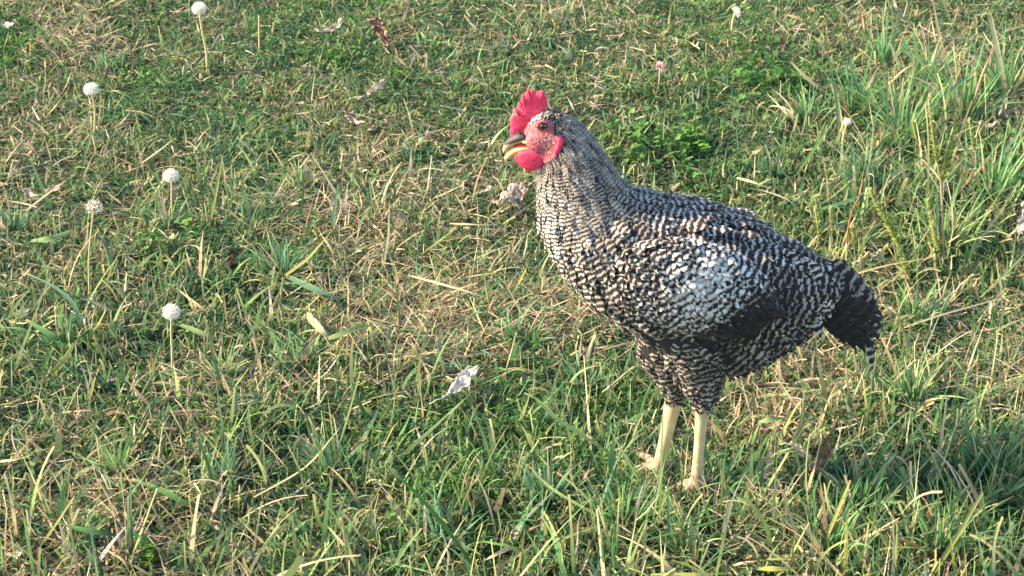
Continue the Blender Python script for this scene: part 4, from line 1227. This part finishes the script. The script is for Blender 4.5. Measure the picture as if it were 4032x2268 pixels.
beak_half('mouth_lining', [((2104, 552), (2100, 566), .0100), ((2070, 556), (2070, 570), .0082), ((2040, 562), (2044, 578), .0058), ((2016, 578), (2022, 594), .0034)], M_mouth, .006)
mb = MB()
for s in (-1, 1):
    mb.tube([cp(2112, 556, s * .0125), cp(2085, 560, s * .0102), cp(2058, 560, s * .0090)], [.0010, .0019, .0012], 8)
mb.build('mouth_corner', M_hornpale, hen, origin=HO)
mb = MB()
for s in (-1, 1): mb.ell(cp(2048, 524, s * .0082), .0030, .0016, .0014, Matrix.Rotation(R(30), 3, 'Y'))
mb.build('nostril', M_horn, hen, origin=HO)
for s in (-1, 1):
    ec = cp(2139, 497, -.0215); ec.y = YC + s * .0212
    mb = MB(); mb.ell(ec, .0048, .0035, .0044, nu=20, nv=14)
    eye = mb.build('eye', M_iris, hen, origin=HO)
    mb = MB(); mb.ell(ec + Vector((-.0002, s * .0026, .0004)), .0028, .0016, .0028, nu=16, nv=10)
    mb.build('pupil', M_pupil, eye, origin=HO)
    mb = MB(); ring_ = []
    for k in range(25):
        a = 2 * math.pi * k / 24
        ring_.append(ec + Vector((math.cos(a) * .0056, s * .0012, math.sin(a) * .0047 + (.0006 if math.sin(a) > 0 else 0))))
    mb.tube(ring_, .0010, 8, cap=False)
    mb.build('eyelid', M_face, eye, origin=HO)
# short pale bristle feathers scattered over the cheeks
def bristles(n):
    c = np.array([me.vertices[i].co for i in rng.integers(0, len(me.vertices), 1)])
    vv = np.zeros(len(me.vertices) * 3); me.vertices.foreach_get('co', vv); vv = vv.reshape(-1, 3) + HO
    nn = np.zeros(len(me.vertices) * 3); me.vertices.foreach_get('normal', nn); nn = nn.reshape(-1, 3)
    m_ = vv.copy(); m_[:, 1] = YC - np.abs(vv[:, 1] - YC); x, y = proj_np(m_)
    w = np.exp(-(((x - 2165) / 32) ** 2 + ((y - 548) / 42) ** 2)) + .6 * np.exp(-(((x - 2085) / 18) ** 2 + ((y - 492) / 16) ** 2))
    w[~in_poly(x, y, FACE)] = 0
    k = rng.choice(len(vv), n, p=w / w.sum())
    T = np.tile(np.array([.8, 0, -.5]), (n, 1)) + rng.normal(0, .3, (n, 3))
    fm = FM(); fm.add(*feathers(vv[k], T, nn[k], rng.uniform(.0018, .0032, n), rng.uniform(.0006, .0011, n), .3, .1, rng.random(n), .01, .62, .3, bow=.1))
    fm.build('cheek_bristles')
bristles(230)
def forehead(n):
    vv = np.zeros(len(me.vertices) * 3); me.vertices.foreach_get('co', vv); vv = vv.reshape(-1, 3) + HO
    nn = np.zeros(len(me.vertices) * 3); me.vertices.foreach_get('normal', nn); nn = nn.reshape(-1, 3)
    m_ = vv.copy(); m_[:, 1] = YC - np.abs(vv[:, 1] - YC); x, y = proj_np(m_)
    ok = np.nonzero(in_poly(x, y, [(2062, 512), (2078, 470), (2090, 440), (2130, 426), (2170, 432), (2205, 460), (2212, 530), (2196, 536), (2184, 520), (2186, 490), (2174, 472), (2146, 466), (2114, 474), (2090, 488)]))[0]
    k = rng.choice(ok, n)
    T = np.tile(np.array([.9, 0, .25]), (n, 1)) + rng.normal(0, .25, (n, 3))
    b = np.clip(.95 - (x[k] - 2085) / 150, .42, .95)
    fm = FM(); fm.add(*feathers(vv[k], T, nn[k], rng.uniform(.0030, .0050, n), rng.uniform(.0018, .0030, n), .3, .1, rng.random(n), .004, b + rng.normal(0, .05, n), .4, bow=.2))
    fm.build('forehead_feathers')
forehead(520)
# claws
mb = MB()
for k, (a, b) in enumerate(TOES):
    d = (b - a); d.z = 0; d.normalize()
    mb = MB(); mb.tube([b - d * .002, b + d * .005 + Vector((0, 0, .001)), b + d * .011 - Vector((0, 0, .004))], [.0036, .0026, .0006], 8)
    mb.build('claw', M_horn if False else M_toe, hen, origin=HO)

# ================================================================== dandelions
def head_mesh(r, ntuft, seed, cover=1.0, nh=11):
    rr = np.random.default_rng(seed)
    V, F = [], []
    i = np.arange(ntuft) + .5
    ph = np.arccos(1 - 2 * i / ntuft * cover); th_ = np.pi * (1 + 5 ** .5) * i
    D = np.stack([np.cos(th_) * np.sin(ph), np.sin(th_) * np.sin(ph), np.cos(ph)], -1)
    for d in D:
        d = d + rr.normal(0, .05, 3); d /= np.linalg.norm(d)
        a = np.cross(d, [.3, .2, .9]); a /= np.linalg.norm(a); b = np.cross(d, a)
        def strip(p, q, w):
            s = np.cross(q - p, rr.normal(0, 1, 3)); s = s / (np.linalg.norm(s) + 1e-9) * w
            k = len(V); V.extend([p - s, p + s, q + s * .6, q - s * .6]); F.append((k, k + 1, k + 2, k + 3))
        hub = d * r * .72
        hub = d * r * rr.uniform(.55, .8)
        strip(d * r * .2, hub, .00012)
        for j in range(nh):
            an = 2 * np.pi * j / nh + rr.random()
            e = hub + (a * np.cos(an) + b * np.sin(an)) * r * .42 * rr.uniform(.6, 1.25) + d * r * .26 * rr.uniform(.4, 1.3)
            strip(hub, e, .00014)
    return np.array(V), np.array(F)

def dandelion(pts, rpx, label, tufts=150, cover=.84, stem_mat=None, wpx=9, tilt=(0, 0), group='dandelion seed heads'):
    """pts: px from the root up to the head centre"""
    pts = [(pts[0][0], pts[0][1] + 34)] + list(pts[1:])
    root = at(pts[0][0], pts[0][1], 0.0)
    P = [on_plane(a, b, root.y) for a, b in pts]
    sc = (P[-1] - Vector((0, 0, CAM_H))).length / FPX
    r = rpx * sc * .93
    o = empty('dandelion', root)
    tag(o, label, 'dandelion', group)
    Pi, ri = interp_chain(P[:-1] + [P[-1]], [wpx * sc * .5 * (1.1 - .3 * i / len(P)) for i in range(len(P))], 5)
    Pi[0].z = float(gz(Pi[0].x, Pi[0].y)) - .004
    mb = MB(); mb.tube(Pi, ri, 8); mb.build('stem', stem_mat or M_stemtan, o, origin=np.array(root))
    mb = MB(); mb.ell(P[-1] - Vector((0, 0, r * .12)), r * .27, r * .27, r * .30, nu=14, nv=10, rough=.2)
    rc = mb.build('seed_core', M_seed, o, origin=np.array(root))
    if tufts:
        V, F = head_mesh(r, tufts, int(pts[0][0]), cover); V[:, 2] *= .9
        V = V @ np.array(Matrix.Rotation(R(tilt[0]), 3, 'X') @ Matrix.Rotation(R(tilt[1]), 3, 'Y')).T
        np_mesh('seed_down', V + np.array(P[-1]), F, M_pappus, o, origin=np.array(root), smooth=False)
    return o
dandelion([(818, 262), (812, 200), (796, 120), (784, 34)], 31, 'tallest white dandelion clock on a long stem at the far top left of the lawn', wpx=10)
dandelion([(371, 498), (374, 450), (368, 400), (358, 352)], 31, 'white dandelion clock on a short orange stem, nearest to the bright green weed patch', wpx=8)
dandelion([(680, 836), (676, 790), (676, 740), (674, 693)], 33, 'fluffy dandelion clock behind the half blown one, on a straight tan stem', wpx=8)
dandelion([(352, 1150), (350, 1020), (360, 900), (370, 816)], 37, 'half blown sparse dandelion clock on a long thin pinkish stem', tufts=26, wpx=7)
dandelion([(680, 1450), (678, 1380), (674, 1310), (676, 1230)], 37, 'nearest dandelion clock, creamy and round, beside a broad flat grass blade', wpx=10, stem_mat=M_stemgreen)
dandelion([(2880, 130), (2884, 90), (2896, 48)], 24, 'ragged half dandelion clock behind the chicken at the top of the lawn', tufts=70, cover=.5, tilt=(10, 55), wpx=9)
dandelion([(3322, 640), (3318, 560), (3336, 480)], 17, 'small bent white dandelion head among the tall grass right of the chicken', tufts=70, wpx=8)
dandelion([(1022, 185), (1020, 120), (1020, 62)], 8, 'spent dandelion stalk without down, between the tallest clock and the pale curled leaf', tufts=0, wpx=7)

# pink clover flower
root = at(2578, 400, 0)
o = empty('clover_flower', root); tag(o, 'small pink clover flower on a tan stem behind the chicken', 'flower')
P = [on_plane(a, b, root.y) for a, b in ((2578, 400), (2594, 340), (2598, 285), (2600, 262))]
mb = MB(); mb.tube(P, .0011, 8); mb.build('stem', M_stemtan, o, origin=np.array(root))
V, F = [], []
fc = np.array(P[-1])
for k in range(60):
    d = np.array([rnd.gauss(0, 1), rnd.gauss(0, 1), rnd.gauss(.5, .8)]); d /= np.linalg.norm(d)
    a = np.cross(d, [0.3, .9, .2]); a /= np.linalg.norm(a)
    s = len(V); V += [fc, fc + d * .005 + a * .0016, fc + d * .0095, fc + d * .005 - a * .0016]; F.append((s, s + 1, s + 2, s + 3))
np_mesh('petals', np.array(V), np.array(F), simple_mat('clover_petal', (.72, .42, .50), col2=(.62, .5, .5), scale=200, bump=0), o, origin=np.array(root))

# ================================================================== fallen leaves
def leaf_mat(name, c1, c2, under=None):
    m, nt, b = new_mat(name)
    tc = N(nt, 'ShaderNodeTexCoord')
    no = N(nt, 'ShaderNodeTexNoise'); no.inputs['Scale'].default_value = 110; no.inputs['Detail'].default_value = 5
    nt.links.new(tc.outputs['Object'], no.inputs['Vector'])
    cr = N(nt, 'ShaderNodeValToRGB'); cr.color_ramp.elements[0].position = .38; cr.color_ramp.elements[0].color = (*c2, 1)
    cr.color_ramp.elements[1].position = .62; cr.color_ramp.elements[1].color = (*c1, 1)
    nt.links.new(no.outputs['Fac'], cr.inputs['Fac']); nt.links.new(cr.outputs['Color'], b.inputs['Base Color'])
    b.inputs['Roughness'].default_value = .75; b.inputs['Specular IOR Level'].default_value = .2
    out = nt.nodes['Material Output']; tr = N(nt, 'ShaderNodeBsdfTranslucent'); nt.links.new(cr.outputs['Color'], tr.inputs['Color'])
    mx = N(nt, 'ShaderNodeMixShader'); mx.inputs[0].default_value = .2
    nt.links.new(b.outputs[0], mx.inputs[1]); nt.links.new(tr.outputs[0], mx.inputs[2]); nt.links.new(mx.outputs[0], out.inputs['Surface'])
    return m
ML_cream = leaf_mat('leaf_cream', (.82, .73, .60), (.46, .35, .24))
ML_white = leaf_mat('leaf_bleached', (.86, .82, .75), (.60, .54, .47))
ML_brown = leaf_mat('leaf_brown', (.34, .19, .09), (.15, .08, .04))
ML_olive = leaf_mat('leaf_olive', (.40, .30, .15), (.20, .14, .065))
ML_pink = leaf_mat('leaf_pinkish', (.78, .58, .48), (.52, .36, .28))
ML_dark = leaf_mat('leaf_dark', (.07, .045, .03), (.03, .02, .015))

def leaf(px, py, wpx, hpx, mat, label, roll=1.5, rotz=0., seed=1, lobes=5, twist=.4, up=.4, stemlen=.35, h0=.010, group='fallen dry leaves', pitch=0., dome=1, face=.45):
    """a lobed leaf blade rolled about its midrib and arched along it"""
    c = at(px, py, h0 + .008); g = float(gz(c.x, c.y)); c = at(px, py, g + h0 + .008)
    sc = (c - Vector((0, 0, CAM_H))).length / FPX
    Ln, Wd = wpx * sc * 1.08, hpx * sc * 1.25
    rr = random.Random(seed); NX, NY = 22, 13
    mb = MB(); G = []
    ph1, ph2 = rr.uniform(0, 6), rr.uniform(0, 6)
    for i in range(NX):
        t = i / (NX - 1); x = (t - .5) * Ln
        env = math.sin(math.pi * min(1, t * .92 + .06)) ** .7 * (1 - .28 * abs(math.sin(lobes * math.pi * t + ph1)))
        row = []
        for j in range(NY):
            s = (j / (NY - 1) - .5) * 2
            arc = s * env * Wd * .5
            a = arc / (Wd * .5) * roll * (.75 + .4 * math.sin(3 * t + ph2)) + twist * (t - .5) * 2
            rad = Wd * .5 / max(roll, .25)
            y = math.sin(a) * rad; z = (1 - math.cos(a)) * rad * dome
            z += up * Ln * (t - .5) ** 2 * 1.6 + math.sin(t * 7 + s * 3 + ph1) * Ln * .035
            z += Wd * .065 * (math.sin(t * 17 + s * 5 + ph1) * math.sin(s * 7 + t * 9 + ph2) + .6 * math.sin(t * 31 - s * 11 + ph2))
            tear = rr.uniform(.80, 1.04) if j in (0, NY - 1) else 1.0
            row.append(Vector((x + Ln * .05 * math.sin(s * 6 + ph1), (y + math.sin(t * 4 + ph2) * Wd * .12 + Wd * .05 * math.sin(t * 21 + ph1)) * tear, z)))
        G.append(row)
    Rm = Matrix.Rotation(face, 3, 'X') @ Matrix.Rotation(rotz, 3, 'Z') @ Matrix.Rotation(pitch, 3, 'Y')
    G = [[c + Rm @ p for p in row] for row in G]
    mb.grid(G)
    o = empty('fallen_leaf', c); tag(o, label, 'leaf', group)
    bl = mb.build('blade', mat, o, origin=np.array(c))
    m = bl.modifiers.new('thick', 'SOLIDIFY'); m.thickness = .0005
    mid = [G[i][NY // 2] for i in range(NX)]
    d = (mid[0] - mid[2]).normalized()
    mb = MB(); pts = [p + Vector((0, 0, -.0004)) for p in mid[::3][::-1]] + [mid[0] + d * Ln * stemlen * .5, mid[0] + d * Ln * stemlen + Vector((0, 0, -.003))]
    mb.tube(pts, [.0005] * (len(pts) - 2) + [.0007, .0006], 6)
    mb.build('leaf_stalk', mat, o, origin=np.array(c))
    return o
leaf(1300, 112, 110, 60, ML_cream, 'pale curled dry leaf at the top, left of the brown cupped leaf', roll=1.4, seed=3, rotz=.3)
leaf(1508, 130, 95, 120, leaf_mat('leaf_cupped', (.56, .40, .27), (.20, .10, .06)), 'brown cupped leaf standing on edge at the top of the lawn', roll=2.0, seed=5, rotz=1.2, pitch=-.7, h0=.016)
leaf(1475, 362, 110, 40, ML_cream, 'narrow twisted cream leaf below the brown cupped leaf', roll=1.9, seed=8, rotz=.7, twist=.9)
leaf(1400, 478, 75, 42, ML_pink, 'small pinkish folded leaf between the narrow twisted leaf and the tan scrap', roll=1.3, seed=9, rotz=-.5)
leaf(1472, 592, 22, 34, ML_pink, 'tiny tan leaf scrap below the small pinkish leaf', roll=.9, seed=10, rotz=1.2, h0=.012)
leaf(2005, 765, 135, 130, leaf_mat('leaf_tan', (.84, .68, .54), (.40, .27, .18)), 'large rolled tan leaf just in front of the chicken breast', roll=1.2, seed=14, rotz=.15, up=-.1, h0=.028, dome=-1, stemlen=.1, face=.6, twist=.1)
leaf(1918, 748, 32, 30, ML_white, 'small white leaf scrap left of the large rolled tan leaf', roll=.9, seed=14, h0=.012)
leaf(1812, 1522, 165, 95, ML_white, 'bleached white curled leaf lying in the grass left of the legs', roll=1.7, seed=17, rotz=.45, twist=.8, up=.35, h0=.018, lobes=3)
leaf(3238, 1810, 120, 120, ML_olive, 'olive brown crumpled leaf behind the foreground blades, right of the legs', roll=1.7, seed=21, rotz=.5, pitch=-.35, h0=.020, lobes=3)
leaf(3150, 1782, 90, 45, ML_cream, 'cream curled leaf edge touching the olive crumpled leaf', roll=1.8, seed=22, rotz=-.7, h0=.022)
leaf(18, 106, 70, 30, ML_white, 'pale leaf at the far left edge above the bright weed patch', roll=1.2, seed=25)
leaf(915, 1030, 70, 60, ML_dark, 'dark brown crumpled leaf in the shade of the left meadow', roll=2.1, seed=27, rotz=1., pitch=-.5)
leaf(122, 765, 60, 38, ML_pink, 'pinkish leaf left of the half blown dandelion', roll=1.0, seed=30, rotz=-.6)
leaf(212, 750, 60, 38, ML_pink, 'pink beige leaf just behind the half blown dandelion', roll=1.2, seed=31, rotz=.5)
leaf(1890, 565, 70, 16, ML_cream, 'thin cream leaf strip left of the beak', roll=1.0, seed=33, rotz=-.1, lobes=1)
leaf(95, 1232, 34, 22, ML_white, 'small white scrap of leaf at the left edge', roll=.8, seed=35, h0=.012)
leaf(60, 2188, 46, 26, ML_white, 'white leaf scrap in the bottom left corner', roll=1.0, seed=36, h0=.012)
leaf(3895, 490, 80, 50, ML_pink, 'pale pink leaf deep in the tall grass at the upper right', roll=1.2, seed=38, h0=.02)
leaf(4030, 850, 110, 90, ML_white, 'large pale leaf standing up at the right edge of the picture', roll=1.9, seed=39, rotz=1.4, pitch=-1.0, h0=.03)
leaf(2460, 735, 22, 20, ML_pink, 'tiny brown leaf scrap close behind the nape', roll=.8, seed=41)
leaf(3300, 905, 42, 30, ML_pink, 'small pinkish leaf near the seed spikes behind the tail', roll=1.2, seed=43, h0=.015)
leaf(3440, 1000, 60, 50, ML_cream, 'cream crumpled leaf behind the upper edge of the tail', roll=1.6, seed=44, h0=.012)
leaf(445, 1495, 22, 20, ML_pink, 'tiny reddish leaf scrap left of the nearest clock stem', roll=.8, seed=46)
leaf(1390, 125, 1, 1, ML_pink, 'x') if False else None

# ================================================================== tall weeds with seed spikes
def weed(stem, spikes, label, col_stem=(.42, .30, .20), w=.0016, density=1.0):
    root = at(stem[0][0], stem[0][1], 0)
    o = empty('weed_plant', root); tag(o, label, 'weed', 'tall weeds with seed spikes')
    P = [on_plane(a, b, root.y) for a, b in stem]
    Pi, ri = interp_chain(P, [w * (1 - .5 * i / len(P)) for i in range(len(P))], 5)
    Pi[0].z = float(gz(Pi[0].x, Pi[0].y)) - .003
    mb = MB(); mb.tube(Pi, ri, 7)
    for sp in spikes:
        Q = [on_plane(a, b, root.y + rnd.uniform(-.004, .004)) for a, b in sp]
        Q, rq = interp_chain(Q, [w * .6] * len(Q), 4); mb.tube(Q, rq, 6)
    m_s = weed.mats.setdefault(col_stem, simple_mat('weed_stem', col_stem, scale=60, col2=tuple(c * .8 for c in col_stem)))
    mb.build('stem', m_s, o, origin=np.array(root))
    for sp in spikes:
        V, F, C = [], [], []
        Q = [on_plane(a, b, root.y) for a, b in sp]
        Q, _ = interp_chain(Q, [1] * len(Q), 10)
        L = sum((Q[i + 1] - Q[i]).length for i in range(len(Q) - 1))
        for k in range(int(L / .00035 * density)):
            t = rnd.random() * (len(Q) - 1.01); i = int(t); p = np.array(Q[i].lerp(Q[i + 1], t - i))
            ax = np.array((Q[i + 1] - Q[i]).normalized())
            d = rng.normal(0, 1, 3); d = d - ax * (d @ ax); d /= np.linalg.norm(d); d = d + ax * rnd.uniform(.3, 1.1)
            l = rnd.uniform(.004, .0085) * (1.1 - .5 * t / len(Q)); e = np.cross(d, ax); e /= np.linalg.norm(e) + 1e-9
            s = len(V); V += [p, p + d * l * .5 + e * l * .28, p + d * l, p + d * l * .5 - e * l * .28]; F.append((s, s + 1, s + 2, s + 3))
            c = np.array([.30, .40, .10]) * rnd.uniform(.7, 1.4); C += [c] * 4
        np_mesh('seed_spike', np.array(V), np.array(F), M_leafy, o, {'col': ('FLOAT_COLOR', np.array(C))}, origin=np.array(root))
    return o
weed.mats = {}
weed([(3716, 1058), (3712, 900), (3706, 729), (3690, 640), (3672, 520), (3656, 390)], [[(3690, 640), (3672, 520), (3656, 380)], [(3712, 1000), (3680, 930), (3650, 790)], [(3705, 720), (3740, 600), (3764, 450)]],
     'tallest weed on the right with a pinkish stem and a long green seed spike')
weed([(3590, 1090), (3540, 960), (3480, 850), (3425, 750)], [[(3540, 960), (3480, 850), (3422, 745)], [(3590, 1090), (3560, 1040), (3530, 960)]],
     'leaning yellow green weed spike left of the tallest weed', (.30, .30, .12))
weed([(3225, 960), (3222, 900), (3208, 820)], [[(3224, 930), (3220, 880), (3208, 815)]], 'short weed spike standing close against the back of the chicken', (.35, .33, .15))
weed([(3280, 950), (3276, 890), (3268, 820)], [[(3278, 930), (3274, 880), (3268, 818)]], 'short seed spike second from the chicken back, above the tail', (.35, .33, .15))
weed([(3365, 985), (3362, 940), (3356, 890)], [[(3364, 975), (3361, 930), (3356, 886)]], 'smallest seed spike, between the tail and the leaning weed', (.35, .33, .15))
weed([(3630, 640), (3612, 560), (3592, 480)], [[(3630, 630), (3612, 560), (3592, 478)]], 'small seed spike left of the top of the tallest weed', (.35, .33, .15))
weed([(3852, 690), (3830, 560), (3815, 470)], [[(3845, 640), (3830, 560), (3815, 470)]], 'slender dull seed spike right of the tallest weed', (.30, .30, .16), density=.6)
weed([(3330, 1010), (3336, 930), (3350, 850), (3375, 790)], [[(3350, 850), (3362, 820), (3375, 790)]], 'rusty brown dead weed stalk behind the tail', (.32, .15, .08), density=.25)
